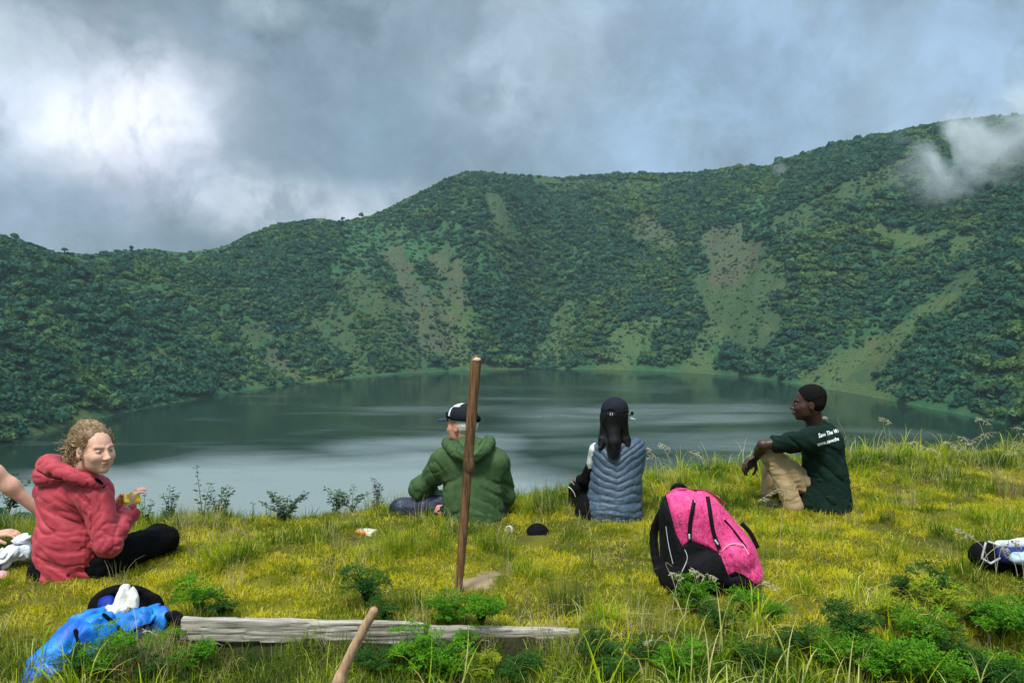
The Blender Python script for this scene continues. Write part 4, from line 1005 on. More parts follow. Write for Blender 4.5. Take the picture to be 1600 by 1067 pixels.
    S = Sdf(.0025); S.cap(H.w(.088, -.01, .03), H.w(.094, .085, .030), .0035, None, .003); S.ell(H.w(.094, .088, .036), [.010, .012, .014], H.R, .006); link('frame', S.mesh('frame'), black_m, gl)
    S = Sdf(.0025); S.cap(H.w(.094, .060, .004), H.w(.112, .105, -.006), .0075, .004, .006); link('rim', S.mesh('rim'), wm, gl)
    # camera bag on her knee
    bag = empty('camera_bag', P(903, 780, 5.42), 'small black bag with white piping beside the left knee of the woman in the vest', 'bag')
    S = Sdf(.004); c0 = P(905, 782, 5.44); S.box(c0, (.070, .050, .125), [tuple(v) for v in frame((.25, 1, .12))], .025, .02); S.box(c0 + Vector((-.02, -.045, -.02)), (.032, .02, .045), None, .012, .015); S.disp(lambda p: -.004 * fbm(p * 30, 3, 3))
    bmh = S.mesh('bag_body'); link('bag_body', bmh, black_m, bag)
    bv = BVHTree.FromPolygons([v.co for v in bmh.vertices], [tuple(p.vertices) for p in bmh.polygons])
    def onbag(pts):
        o = []
        for p_ in pts:
            w_ = P(p_[0], p_[1], 5.2); hh = bv.ray_cast(w_, (w_ - EYE).normalized()); o.append(hh[0] - (w_ - EYE).normalized() * .003 if hh[0] else P(p_[0], p_[1], 5.40))
        return o
    for pts in (((888, 760), (893, 764), (897, 770), (899, 776)), ((889, 792), (894, 795), (899, 795)), ((893, 752), (897, 757))):
        Vt, Qt = tubes([spline(onbag(pts), 8)], .0028, .0024, 6); link('piping', mesh_np('piping', Vt, Qt), wm, bag)
vest_woman()

# ---- man in the dark tee -------------------------------------------------------
def tee_man():
    G = P(1290, 785, 5.45); t = empty('person', (G.x, G.y, 0), 'man in a dark green printed T-shirt and khaki trousers with arms on his knees', 'person')
    H = Head(P(1264, 630, 5.42), (-.96, .22, -.06), (0.02, 0, 1), 1.0); neck = P(1273, 668, 5.45)
    shL, shR = P(1267, 686, 5.30), P(1285, 684, 5.66); elL, elR = P(1192, 695, 5.36), P(1200, 700, 5.66); wrL, wrR = P(1180, 716, 5.57), P(1183, 712, 5.52)
    hip = P(1290, 770, 5.45); kn, an = P(1206, 712, 5.44), P(1240, 792, 5.36); kn2, an2 = P(1210, 716, 5.72), P(1200, 790, 5.68)
    S = Sdf(.0035); H.build(S, neck, .056, .3); H.e(S, (0, .100, -.063), (.022, .012, .014), .012); H.c_(S, (-.018, .104, -.0625), (.018, .104, -.0625), .002, None, .003, 'sub'); hm = S.mesh('h'); H.tint(hm)
    S = Sdf(.012); S.cap(neck, P(1285, 705, 5.46), .06, .12, .04); S.cap(P(1285, 705, 5.46), hip, .12, .12, .04)
    for a, b, c in ((hip + Vector((-.04, -.03, -.03)), kn, an), (hip + Vector((-.02, .08, -.03)), kn2, an2)): S.cap(a, b, .058, .042, .03); S.cap(b, c, .042, .03, .03)
    bm = S.mesh('b'); S = Sdf(.004)
    for a, b, c in ((shL, elL, wrL), (shR, elR, wrR)):
        S.cap(a, a * .5 + b * .5, .046, .044, .02); S.cap(a * .5 + b * .5, b, .044, .034, .02); S.cap(b, b * .6 + c * .4, .038, .036, .015); S.cap(b * .6 + c * .4, c, .034, .023, .02)
    hand(S, wrL, (-.55, .1, -.55), (.3, .6, -.7), 1.05, 1.0, 1); hand(S, wrR, (-.75, -.1, -.35), (.1, -.3, -.9), .9, 1.0, -1)
    hd = S.mesh('hd'); link('body', merge('body', [hm, bm, hd]), skin('dark_skin', (.060, .028, .020), (.085, .035, .03), .42), t); eyes(t, H, (.02, .01, .008))
    # short hair
    n = NT('short_black_hair'); n.bump(n.noise(420, 3, .7), .9, .004); hm_ = n.fin((.007, .006, .006), .85, .1)
    S = Sdf(.0035); H.e(S, (0, -.020, .046), (.083, .098, .086), .02); H.e(S, (0, -.045, .0), (.079, .062, .062), .02)
    S.plane(H.w(0, .058, .060), H.f * .95 - H.u * .35, .008); H.e(S, (.0, .075, .0), (.10, .058, .050), .012, 'sub')
    S.disp(lambda p: .0050 * fbm(p * 110, 3, 3)); link('hair', S.mesh('hair'), hm_, t)
    # shirt
    n = NT('dark_green_jersey'); n.bump(n.math('ADD', n.noise(30, 4, .6), n.math('MULTIPLY', n.noise(500, 2), .1)), .25, .012)
    tm = n.fin(n.mix(n.ramp(n.noise(7, 4), .35, .65), (.006, .022, .014), (.004, .014, .010)), .9, .15)
    S = Sdf(.005)
    ax_ = Vector((.80, -.60, 0))
    S.cap(P(1286, 702, 5.46), P(1290, 742, 5.45), .172, .160, .06, axis=ax_, sq=1.25)
    S.cap(P(1290, 742, 5.45), P(1288, 790, 5.42), .160, .182, .05, axis=ax_, sq=1.06)
    S.cap(shL, shR, .070, .072, .07); S.cap(P(1276, 672, 5.46), P(1282, 680, 5.48), .07, .08, .05)
    se = shL * .32 + elL * .68; S.cap(shL, se, .070, .060, .05); S.cap(se, elL, .045, .05, .01, 'sub')
    se2 = shR * .4 + elR * .6; S.cap(shR, se2, .070, .060, .05); S.cap(se2, elR, .045, .05, .01, 'sub')
    S.plane((0, 0, -.02), (0, 0, -1), .01); S.cap(neck + Vector((0, 0, .01)), P(1266, 645, 5.43), .054, .07, .008, 'sub')
    S.disp(creases((-.7, .2, .6), 9, .016, .10, 31)); S.disp(creases((1, 0, -.3), 18, .006, .15, 33)); S.disp(drape_waist(P(0, 785, 5.4).z, .008, 7)); S.disp(lambda p: -.002 * fbm(p * 50, 3, 2))
    sm = S.mesh('t_shirt'); sh = link('t_shirt', sm, tm, t)
    # lettering on the shoulders: laid on the cloth by rays cast from outside it
    bv = BVHTree.FromPolygons([v.co for v in sm.vertices], [tuple(p.vertices) for p in sm.polygons])
    wl = NT('white_print').fin((.85, .90, .88), .6, .2)
    def lettering(txt, px, py, w_, size, tilt):
        cu = bpy.data.curves.new('lettering', 'FONT'); cu.body = txt; cu.size = size; cu.offset = size * .018; cu.resolution_u = 2; cu.align_x = 'LEFT'
        ob = bpy.data.objects.new('lettering', cu); COL.objects.link(ob); dg = bpy.context.evaluated_depsgraph_get(); me = bpy.data.meshes.new_from_object(ob.evaluated_get(dg)); bpy.data.objects.remove(ob)
        V = mesh_V(me).astype(float); sx = w_ / (V[:, 0].max() - V[:, 0].min()); o = P(px, py, 5.30); nrm = (Vector((.38, -.92, .06))).normalized(); rt = Vector((0, 0, 1)).cross(nrm).normalized(); rt = rt if rt.x > 0 else -rt; up = nrm.cross(rt); up = up if up.z > 0 else -up
        d_ = (rt * math.cos(tilt) + up * math.sin(tilt)); u_ = (up * math.cos(tilt) - rt * math.sin(tilt)); W = []
        vd = (o - EYE).normalized()
        for v in V:
            w0 = o + d_ * (v[0] * sx) + u_ * v[1]; hh = bv.ray_cast(w0 - vd * .5, vd); W.append((hh[0] if hh[0] else w0) + hh[1] * .003 - vd * .002 if hh[0] else w0)
        me.vertices.foreach_set('co', np.array([tuple(q) for q in W], dtype=np.float32).ravel()); me.update(); link('lettering', me, wl, sh, False)
    lettering('Save The Wi', 1279, 684, .175, .040, .14); lettering('www.savethe', 1277, 697, .19, .036, .14)
    kh = cloth('khaki_twill', (.40, .29, .15), (.32, .23, .12), .85, .3, 40)
    S = Sdf(.006); S.cap(hip + Vector((.0, -.04, -.02)), hip + Vector((0, .06, -.02)), .11, .11, .04)
    for a, b, c in ((hip + Vector((-.04, -.03, -.02)), kn, an), (hip + Vector((-.02, .1, -.02)), kn2, an2)): S.cap(a, b, .080, .062, .03); S.cap(b, c, .066, .060, .03)
    S.disp(creases((.3, 0, -1), 14, .014, .12, 4)); S.disp(creases((1, 0, .2), 24, .006, .2, 5)); S.plane((0, 0, -.02), (0, 0, -1)); link('trousers', S.mesh('trousers'), kh, t)
    boot('boot', P(1230, 800, 5.42), P(1192, 796, 5.42), t, sole_m, .045); boot('boot', P(1205, 797, 5.68), P(1180, 792, 5.68), t, sole_m, .05)
tee_man()

# ---- companion cut by the left edge ---------------------------------------------
def edge_person():
    G = P(-95, 900, 4.25); t = empty('person', (G.x, G.y, 0), 'bare-armed companion at the left edge, mostly out of the picture', 'person')
    H = Head(P(-110, 690, 4.30), (.6, .6, -.3), (0, 0, 1), 1.0); neck = P(-108, 735, 4.3)
    shL, shR = P(-125, 760, 4.42), P(-70, 748, 4.22); elR = P(-8, 738, 4.27); wrR = P(62, 800, 4.36); elL = P(-70, 845, 4.50); wrL = P(-8, 834, 4.26); hip = P(-95, 880, 4.3); kn, an = P(20, 878, 4.5), P(-20, 885, 4.1)
    S = Sdf(.004); H.build(S, neck, .05); hm = S.mesh('h'); H.tint(hm)
    S = Sdf(.0045)
    for a, b, c in ((shL, elL, wrL), (shR, elR, wrR)): S.cap(a, b, .048, .040, .03); S.cap(b, b * .65 + c * .35, .040, .043, .03); S.cap(b * .65 + c * .35, c, .043, .025, .03)
    hand(S, wrL, (1, .0, .1), (.1, .1, -.9), .75, 1.0, -1); hand(S, wrR, (.6, .3, -.5), (-.4, .1, -.9), .8, 1, 1); hd = S.mesh('hd')
    S = Sdf(.012); S.cap(neck, P(-102, 790, 4.3), .05, .11, .04); S.cap(P(-102, 790, 4.3), hip, .12, .13, .04); S.cap(hip, kn, .08, .055, .03); S.cap(kn, an, .05, .035, .03)
    link('body', merge('body', [hm, hd, S.mesh('b')]), skin('sunlit_skin', (.66, .36, .25), (.5, .2, .18)), t)  # companion's own warm skin tone
    S = Sdf(.006); S.cap(P(-104, 775, 4.3), P(-98, 870, 4.3), .15, .15, .05, axis=(0, 1, 0), sq=1.3); S.cap(shL, shR, .07, .07, .05); S.disp(folds((1, 0, .2), 20, .006, .3, 4)); link('top', S.mesh('top'), cloth('grey_top', (.25, .27, .30)), t)
    S = Sdf(.007); S.cap(hip, P(-60, 885, 4.3), .14, .12, .04); S.cap(hip, kn, .10, .07, .04); S.cap(kn, an, .065, .05, .03); S.plane((0, 0, -.02), (0, 0, -1)); link('trousers', S.mesh('trousers'), cloth('pale_trousers', (.30, .36, .42)), t)
    hair = Sdf(.005); H.e(hair, (0, -.02, .035), (.085, .10, .09), .01); hair.plane(H.w(0, .05, 0), H.f, .01); link('hair', hair.mesh('hair'), cloth('brown_hair', (.10, .06, .03)), t)
    pk = NT('pink_shoe').fin((.70, .32, .36), .6, .3); S = Sdf(.004); S.cap(P(-40, 905, 4.12), P(3, 903, 4.05), .050, .038, .02); S.plane((0, 0, -.005), (0, 0, -1)); link('shoe', S.mesh('shoe'), pk, t)
    S = Sdf(.004); S.cap(P(-30, 912, 4.1), P(5, 912, 4.03), .028, .022, .01); link('sole', S.mesh('sole'), NT('white_sole').fin((.7, .62, .62), .6, .3), t)
edge_person()
# ------------------------------------------------------------------ belongings and timber
class Laid:
    """finds points on a modelled surface so that trim can be sewn onto it"""
    def __init__(s, me): s.b = BVHTree.FromPolygons([v.co for v in me.vertices], [tuple(p.vertices) for p in me.polygons])
    def at(s, px, py, Y, lift=.003):
        w = P(px, py, Y); d = (w - EYE).normalized(); o = w - d * .6; h = s.b.ray_cast(o, d)
        return (h[0] + h[1] * lift) if h[0] else w
def inside(poly, x, z):
    c = np.zeros(len(x), bool); n = len(poly)
    for i in range(n):
        x1, z1 = poly[i]; x2, z2 = poly[(i + 1) % n]
        k = ((z1 > z) != (z2 > z)) & (x < (x2 - x1) * (z - z1) / (z2 - z1 + 1e-12) + x1); c ^= k
    return c
def quads_of(me):
    q = np.empty(len(me.loops), dtype=np.int32); me.loops.foreach_get('vertex_index', q); return q.reshape(-1, 4)
def sub_mesh(name, V, Q):
    u, inv = np.unique(Q, return_inverse=True); return mesh_np(name, V[u], inv.reshape(-1, 4))
# weathered timber
def timber(name, c1, c2, dark, along=(1, 22, 22), sc=9):
    n = NT(name); v = n.scale(n.pos(), along); g = n.noise(sc * .5, 7, .65, .3, v); g2 = n.noise(3.0, 4)
    col = n.mix(n.ramp(g, .38, .60), c2, c1); col = n.mix(n.ramp(g2, .56, .70, 0, .7), col, dark); col = n.mix(n.ramp(g, .30, .37, 1, 0), col, dark)
    n.bump(g, .6, .006); return n.fin(col, .9, .15)
wood_m = timber('weathered_plank_wood', (.42, .38, .31), (.24, .21, .17), (.13, .12, .085))
darkwood_m = timber('rotten_wood', (.09, .07, .05), (.05, .04, .03), (.02, .018, .015))  # dark tones carry the shade under the planks in the wood colour
def plank(a, b, hgt, label, seed, mat=wood_m, name='plank', dep=.035):
    a = Vector(a); b = Vector(b); d = (b - a).normalized(); R = [tuple(d), tuple(Vector((0, 0, 1)).cross(d).normalized()), (0, 0, 1)]
    R[2] = tuple(Vector(R[0]).cross(Vector(R[1])).normalized()); S = Sdf(.0045)
    S.box((a + b) / 2, ((b - a).length / 2, dep / 2, hgt / 2), R, .008, .01)
    def grain(p): return .0045 * np.clip(1 - np.abs(fbm(p * np.array([3, 70, 70]), 3, seed)) * 5, 0, 1) + .0025 * fbm(p * np.array([9, 90, 90]), 2, seed + 1) + .003 * fbm(p * 14, 2, seed + 2)
    S.disp(grain); return tag(link(name, S.mesh(name), mat), label, 'plank')
pa, pb, pc, pd = P(283, 981, 3.28), P(664, 989, 3.32), P(669, 991, 3.33), P(905, 996, 3.38)
plank(pa, pb, .098, 'long grey weathered plank on edge, left board of the low step in the grass', 3)
plank(pc, pd, .084, 'shorter grey plank running right from under the fern beside the pole', 8)
plank(P(500, 1032, 3.36), P(720, 1034, 3.38), .07, 'dark rotten board half hidden underneath the pale planks', 12, darkwood_m, 'plank', .03)
def post(px, Y, z0, z1, r, label, seed):
    p = P(px, 1020, Y); S = Sdf(.004); S.cap((p.x, Y, z0), (p.x + .006, Y, z1), r, r * .9, .01); S.disp(lambda q: .004 * fbm(q * np.array([60, 60, 8]), 3, seed)); tag(link('wooden_peg', S.mesh('wooden_peg'), darkwood_m), label, 'peg')
post(668, 3.30, -.22, .030, .014, 'thin dark wooden peg at the joint between the two grey planks', 2); post(714, 3.33, -.22, .02, .018, 'dark wooden peg under the plank below the upright pole', 4)
def pole(name, pts, r0, r1, mat, label, cat, seed, knob=None):
    pl = spline(pts, 16); S = Sdf(.0035)
    for i in range(15): S.cap(pl[i], pl[i + 1], r0 + (r1 - r0) * i / 15, r0 + (r1 - r0) * (i + 1) / 15, .0012)
    for t_, rr in (knob or ()): S.ell(pl[t_] + np.array([.006, -.006, 0]), (rr, rr, rr * 1.5), None, .015)
    S.disp(lambda p: .0022 * fbm(p * np.array([90, 90, 6]), 3, seed) + .0015 * fbm(p * 16, 2, seed)); return tag(link(name, S.mesh(name), mat), label, cat)
brownwood = timber('brown_stick_wood', (.22, .12, .055), (.10, .048, .022), (.035, .018, .012), (22, 22, 1.4), 9)
brownwood2 = NT('pale_break').fin((.55, .42, .28), .9, .1)
pp = pole('wooden_pole', [P(714, 945, 3.86), P(724, 830, 3.87), P(733, 700, 3.88), P(744, 563, 3.90)], .0185, .0265, brownwood, 'upright brown wooden pole stuck in the turf in front of the green jacket', 'pole', 3, ((9, .0240),))
S = Sdf(.003); S.ell(P(744, 562, 3.885), (.021, .016, .012), None, .004); S.disp(lambda p: .004 * fbm(p * 60, 2, 3)); e = link('broken_tip', S.mesh('broken_tip'), brownwood2, pp)
palewood = timber('peeled_stick_wood', (.55, .36, .21), (.40, .24, .13), (.20, .10, .06), (18, 18, 2.2), 8)
pole('walking_stick', [P(470, 1180, 2.62), P(515, 1092, 2.60), P(549, 1020, 2.585), P(584, 954, 2.56)],   .0195, .0140, palewood, 'pale peeled walking stick leaning in front of the plank', 'stick', 6, ((7, .0185),))

# ---- pink and black backpack
def pink_pack():
    t = empty('backpack', (P(1105, 930, 3.87).x, 3.87, 0), 'pink and black backpack standing upright in the grass', 'backpack')
    Y = 3.87; S = Sdf(.0042); ax = (0, 1, 0)
    S.cap(P(1072, 808, Y), P(1078, 885, Y), .128, .138, .05, axis=ax, sq=1.15); S.cap(P(1094, 808, Y), P(1138, 872, Y), .118, .138, .05, axis=ax, sq=1.15)
    S.ell(P(1062, 795, Y), (.072, .10, .085), None, .04); S.ell(P(1148, 893, Y - .02), (.130, .13, .085), None, .04); S.ell(P(1068, 900, Y), (.115, .13, .10), None, .04)
    S.ell(P(1100, 893, Y - .10), (.105, .06, .10), None, .02)                     # front pocket
    S.ell(P(1150, 872, Y - .10), (.085, .055, .085), None, .025)                 # bulging lower right pocket
    S.plane((0, 0, -.01), (0, 0, -1), .01)
    # seams sunk between the panels
    def seam(pts, w=.006, d=.006, y0=Y - .3):
        q = np.array([tuple(P(a, b, Y - .10)) for a, b in pts])
        def fn(p):
            m = np.full(len(p), 9.0)
            for a, b in zip(q[:-1], q[1:]):
                ba = (b - a)[[0, 2]]; pa_ = p[:, [0, 2]] - a[[0, 2]]; h = np.clip((pa_ @ ba) / (ba @ ba), 0, 1); m = np.minimum(m, np.linalg.norm(pa_ - h[:, None] * ba, axis=1))
            return d * np.exp(-(m / w) ** 2) * (p[:, 1] < Y)
        S.disp(fn)
    seam([(1043, 768), (1046, 795), (1056, 832), (1066, 855), (1074, 930)]); seam([(1066, 853), (1078, 843), (1118, 861), (1126, 866), (1138, 898), (1150, 893), (1180, 915)]); seam([(1122, 866), (1140, 850), (1162, 852), (1170, 866), (1172, 905)], .005, .005)
    S.disp(folds((.5, 0, -1), 16, .007, .3, 14)); S.disp(lambda p: -.002 * fbm(p * 45, 3, 3))
    me = S.mesh('pack'); V = mesh_V(me); Q = quads_of(me); C = V[Q].mean(1); L = Laid(me)
    # front view coordinates of the panels, measured on the bag
    k = (C[:, 1] - 0) / (Y - .10); cx = C[:, 0] / k; cz = 1.5 + (C[:, 2] - 1.5) / k
    def pg(pts): return [(P(a, b, Y - .10).x, P(a, b, Y - .10).z) for a, b in pts]
    pk = inside(pg([(1036, 755), (1085, 745), (1120, 750), (1160, 790), (1200, 850), (1205, 925), (1184, 915), (1165, 899), (1149, 892), (1138, 898), (1126, 866), (1118, 861), (1078, 843), (1066, 853), (1056, 832), (1046, 795)]), cx, cz) & (C[:, 1] < Y + .03)
    side = (~pk) & ((cx < P(1068, 850, Y - .10).x) | (C[:, 1] > Y + .03)); low = ~(pk | side)
    n = NT('pink_speckled_fabric'); s1 = n.noise(95, 4, .65); s2 = n.noise(26, 4, .6)
    pm = n.mix(n.ramp(s1, .47, .58, 0, .85), (.78, .055, .22), (.38, .012, .095)); pm = n.mix(n.ramp(s2, .35, .7, 0, .35), pm, (.90, .16, .36)); n.bump(n.noise(120, 4, .6), .3, .008); n.fin(pm, .6, .3)
    bk = NT('matt_black_nylon'); bk.bump(bk.noise(70, 4, .6), .4, .01); bk.fin((.004, .004, .005), .8, .2); wt = NT('light_trim').fin((.62, .64, .62), .5, .4)
    link('pink_panel', sub_mesh('pink_panel', V, Q[pk]), n.m, t); link('side_panel', sub_mesh('side_panel', V, Q[side]), bk.m, t); link('front_pocket', sub_mesh('front_pocket', V, Q[low]), bk.m, t)
    def ribbon(name, pts, w, mat, lift=.004, par=t, nn=14):
        pl = spline([L.at(a, b, Y, lift) for a, b in pts], nn); T = np.gradient(pl, axis=0); nr = np.array([0, -1, .15]); u = np.cross(T, nr); u /= np.linalg.norm(u, axis=1)[:, None]
        rows = [pl - u * w, pl - u * w + np.array([0, -.003, 0]), pl + u * w + np.array([0, -.003, 0]), pl + u * w]; VV = np.stack(rows, 1).reshape(-1, 3)
        QQ = [[4 * i + j, 4 * i + j + 1, 4 * i + 5 + j, 4 * i + 4 + j] for i in range(nn - 1) for j in range(3)]; return link(name, mesh_np(name, VV, QQ), mat, par)
    z1 = ribbon('zip', [(1087, 767), (1083, 790), (1078, 815), (1077, 842)], .0095, bk.m); z2 = ribbon('zip', [(1105, 776), (1109, 800), (1114, 830), (1124, 857)], .0095, bk.m); ribbon('zip', [(1131, 812), (1150, 835), (1166, 856)], .005, bk.m)
    for z_, (a, b, c, d) in ((z1, (1077, 834, 1077, 840)), (z2, (1117, 843, 1121, 849))):
        S = Sdf(.002); S.cap(L.at(a, b, Y, .008), L.at(c, d, Y, .008), .0045, .0045, .003); link('zip_pull', S.mesh('zip_pull'), wt, z_)
    ribbon('side_strap', [(1158, 817), (1172, 832), (1184, 856)], .011, bk.m)
    pr = cloth('red_piping', (.40, .02, .05), rough=.5)
    for pts in ([(1042, 771), (1062, 766), (1085, 765), (1108, 768), (1135, 788)], [(1124, 866), (1140, 851), (1160, 852), (1169, 866)]):
        VV, QQ = tubes([spline([L.at(a, b, Y, .002) for a, b in pts], 14)], .004, .004, 6); link('piping', mesh_np('piping', VV, QQ), pr if pts[0][0] < 1100 else NT('pale_pink_edge').fin((.85, .30, .42), .5, .4), t)
    for pts in ([(1041, 822), (1045, 850), (1052, 880)], [(1070, 858), (1074, 872), (1066, 892)]):
        VV, QQ = tubes([spline([L.at(a, b, Y, .003) for a, b in pts], 10)], .0018, .0018, 5); link('cord', mesh_np('cord', VV, QQ), wt, t)
    S = Sdf(.004); pl = spline([P(1050, 776, Y + .05), P(1052, 760, Y + .04), P(1066, 758, Y + .04), P(1074, 770, Y + .05)], 10)
    for i in range(9): S.cap(pl[i], pl[i + 1], .009, None, .005)
    link('handle', S.mesh('handle'), bk.m, t)
    S = Sdf(.005); pl = spline([P(1040, 790, Y + .14), P(1022, 830, Y + .20), P(1026, 880, Y + .17), P(1040, 915, Y + .12)], 12)
    for i in range(11): S.cap(pl[i], pl[i + 1], .022, None, .008, axis=(0, 1, 0), sq=1.8)
    link('shoulder_strap', S.mesh('shoulder_strap'), bk.m, t)
pink_pack()

# ---- blue backpack, open and slumped
def creases(direction, freq, amp, along, seed):
    d = V3(Vector(direction).normalized())
    def fn(p):
        w = p + .02 * np.stack([fbm(p * 9, 2, seed + 5), fbm(p * 9, 2, seed + 6), fbm(p * 9, 2, seed + 7)], -1)
        q = w - (w @ d)[:, None] * d * (1 - along); n_ = np.abs(fbm(q * freq, 2, seed, .4)); return -amp * (np.clip(n_ * 3.0, 0, 1) - .55)
    return fn
def blue_pack():
    t = empty('backpack', (P(165, 1000, 3.35).x, 3.35, 0), 'bright blue backpack slumped open on the grass with a white cloth in it', 'backpack')
    n = NT('bright_blue_nylon'); n.bump(n.noise(60, 4, .6), .3, .01); bm = n.fin(n.mix(n.ramp(n.noise(9, 4, .6), .40, .60), (.005, .20, .62), (.004, .10, .48)), .48, .4)
    S = Sdf(.005)
    S.cap(P(40, 1105, 3.02), P(85, 1050, 3.08), .070, .080, .04); S.cap(P(85, 1050, 3.08), P(125, 1003, 3.22), .078, .080, .05); S.cap(P(125, 1003, 3.22), P(170, 985, 3.36), .085, .090, .05); S.cap(P(165, 990, 3.34), P(215, 980, 3.38), .085, .075, .05); S.cap(P(205, 985, 3.38), P(252, 958, 3.48), .070, .050, .04)
    S.ell(P(135, 985, 3.32), (.08, .10, .075), None, .04)
    S.cap(P(196, 935, 3.45), P(190, 958, 3.40), .075, .055, .02, 'sub')
    S.disp(creases((1, .6, .2), 9, .038, .2, 31)); S.disp(creases((.3, .2, 1), 15, .018, .2, 35)); S.plane((0, 0, -.03), (0, 0, -1)); link('blue_body', S.mesh('blue_body'), bm, t)
    Lb = Laid(bpy.data.objects[[o.name for o in t.children][0]].data) if t.children else None
    for pts in ([(162, 960), (176, 972), (190, 986), (197, 1000)], [(238, 972), (222, 980), (207, 988), (197, 1000)], [(118, 985), (122, 1005), (112, 1030)]):
        S = Sdf(.003); pl = spline([Lb.at(a, b, 3.3, .0) for a, b in pts], 12)
        for i in range(11): S.cap(pl[i], pl[i + 1], .0085, None, .002)
        link('webbing_strap', S.mesh('webbing_strap'), black_m, t)
    S = Sdf(.005); S.ell(P(197, 950, 3.56), (.165, .085, .105), None, .02); S.ell(P(196, 948, 3.48), (.125, .075, .075), None, .02, 'sub'); S.disp(creases((1, .2, .6), 12, .012, .3, 3)); S.plane((0, 0, -.03), (0, 0, -1)); link('black_lining', S.mesh('black_lining'), black_m, t)
    S = Sdf(.0045); S.cap(P(168, 945, 3.50), P(182, 965, 3.46), .045, .035, .03); S.disp(creases((0, .2, 1), 14, .010, .3, 9)); link('inner_pocket', S.mesh('inner_pocket'), cloth('royal_blue_lining', (.004, .03, .30), rough=.6), t)
    S = Sdf(.0045); pl = spline([P(262, 965, 3.46), P(276, 962, 3.42), P(282, 980, 3.38), P(272, 1002, 3.34), P(255, 1018, 3.32)], 12)
    for i in range(11): S.cap(pl[i], pl[i + 1], .024, .024, .01, axis=(0, 1, .3), sq=1.5)
    S.disp(lambda p: .003 * fbm(p * 40, 2, 3)); link('shoulder_strap', S.mesh('shoulder_strap'), black_m, t)
    S = Sdf(.0035); S.cap(P(195, 924, 3.45), P(186, 962, 3.40), .024, .052, .03, axis=(0, 1, 0), sq=1.6); S.cap(P(202, 928, 3.44), P(208, 950, 3.42), .022, .026, .02, axis=(0, 1, 0), sq=1.6); S.cap(P(180, 955, 3.41), P(178, 966, 3.38), .03, .02, .02)
    S.disp(creases((.15, 0, 1), 18, .026, .2, 41)); S.disp(creases((1, 0, .4), 26, .005, .4, 44)); tag(link('white_cloth', S.mesh('white_cloth'), cloth('cream_cotton', (.74, .71, .62), (.60, .56, .47), .9, .3, 60)), 'crumpled white cloth stuffed in the mouth of the blue backpack', 'cloth')
blue_pack()
# ---- shoe-like bag at the right edge
def right_bag():
    t = empty('trekking_bag', (P(1570, 885, 4.15).x, 4.15, 0), 'black and blue bag with white straps half hidden in dry grass at the right edge', 'bag')
    S = Sdf(.005); S.cap(P(1538, 868, 4.15), P(1600, 880, 4.15), .072, .085, .04); S.cap(P(1600, 880, 4.15), P(1660, 878, 4.2), .085, .08, .04); S.disp(creases((1, 0, .3), 14, .012, .3, 3)); S.plane((0, 0, -.02), (0, 0, -1)); link('black_body', S.mesh('black_body'), black_m, t)
    bl = cloth('blue_mesh', (.02, .035, .20), rough=.6); wv = cloth('pale_blue_panel', (.50, .62, .74), (.36, .50, .66), .6)
    S = Sdf(.004); S.cap(P(1568, 866, 4.08), P(1612, 872, 4.08), .040, .05, .02); S.disp(creases((1, 0, .2), 20, .006, .3, 5)); link('blue_panel', S.mesh('blue_panel'), bl, t)
    S = Sdf(.004); S.cap(P(1588, 872, 4.03), P(1640, 872, 4.05), .030, .045, .02); S.disp(creases((1, 0, .2), 20, .006, .3, 6)); link('pale_panel', S.mesh('pale_panel'), wv, t)
    S = Sdf(.004); S.cap(P(1560, 850, 4.10), P(1640, 846, 4.12), .018, .035, .02, axis=(0, 1, 0), sq=1.3); S.disp(creases((1, 0, .2), 20, .005, .3, 7)); link('white_flap', S.mesh('white_flap'), cloth('white_flap_fabric', (.72, .76, .78), rough=.7), t)
    S = Sdf(.003)
    for a, b in (((1540, 848), (1534, 872)), ((1534, 872), (1548, 880)), ((1545, 846), (1562, 852)), ((1548, 880), (1562, 872))): S.cap(P(*a, 4.07), P(*b, 4.06), .0055, .0055, .003)
    link('white_strap', S.mesh('white_strap'), cloth('webbing', (.6, .62, .62)), t)
right_bag()
# ---- small things
def packet():
    t = empty('snack_box', P(572, 845, 4.74), 'small orange and cream food packet lying left of the green-jacketed man', 'packet')
    R = [tuple(v) for v in frame((.35, 1, 0))]; c = P(572, 840, 4.74); S = Sdf(.003); S.box(c + Vector((0, 0, .018)), (.058, .042, .030), R, .006, .01); S.disp(lambda p: .003 * fbm(p * 50, 3, 3)); me = S.mesh('box'); V = mesh_V(me); Q = quads_of(me); L = (V[Q].mean(1) - V3(c)) @ np.array(R).T; fr_ = (L[:, 1] < -.026) & (L[:, 0] < .02)
    link('orange_face', sub_mesh('orange_face', V, Q[fr_]), NT('orange_card').fin((.72, .17, .08), .6, .3), t); link('carton', sub_mesh('carton', V, Q[~fr_]), cloth('cream_card', (.70, .60, .42), rough=.7), t)
packet()
S = Sdf(.003); c = P(797, 833, 4.86); S.cap(c + Vector((-.006, 0, .022)), c, .026, .020, .004); S.cap(c + Vector((-.012, -.016, .030)), c + Vector((-.003, -.006, .006)), .017, .012, .004, 'sub')
tag(link('paper_cup', S.mesh('paper_cup'), cloth('white_paper', (.75, .72, .64), rough=.7)), 'small white paper cup in the turf beside the black cap', 'cup')
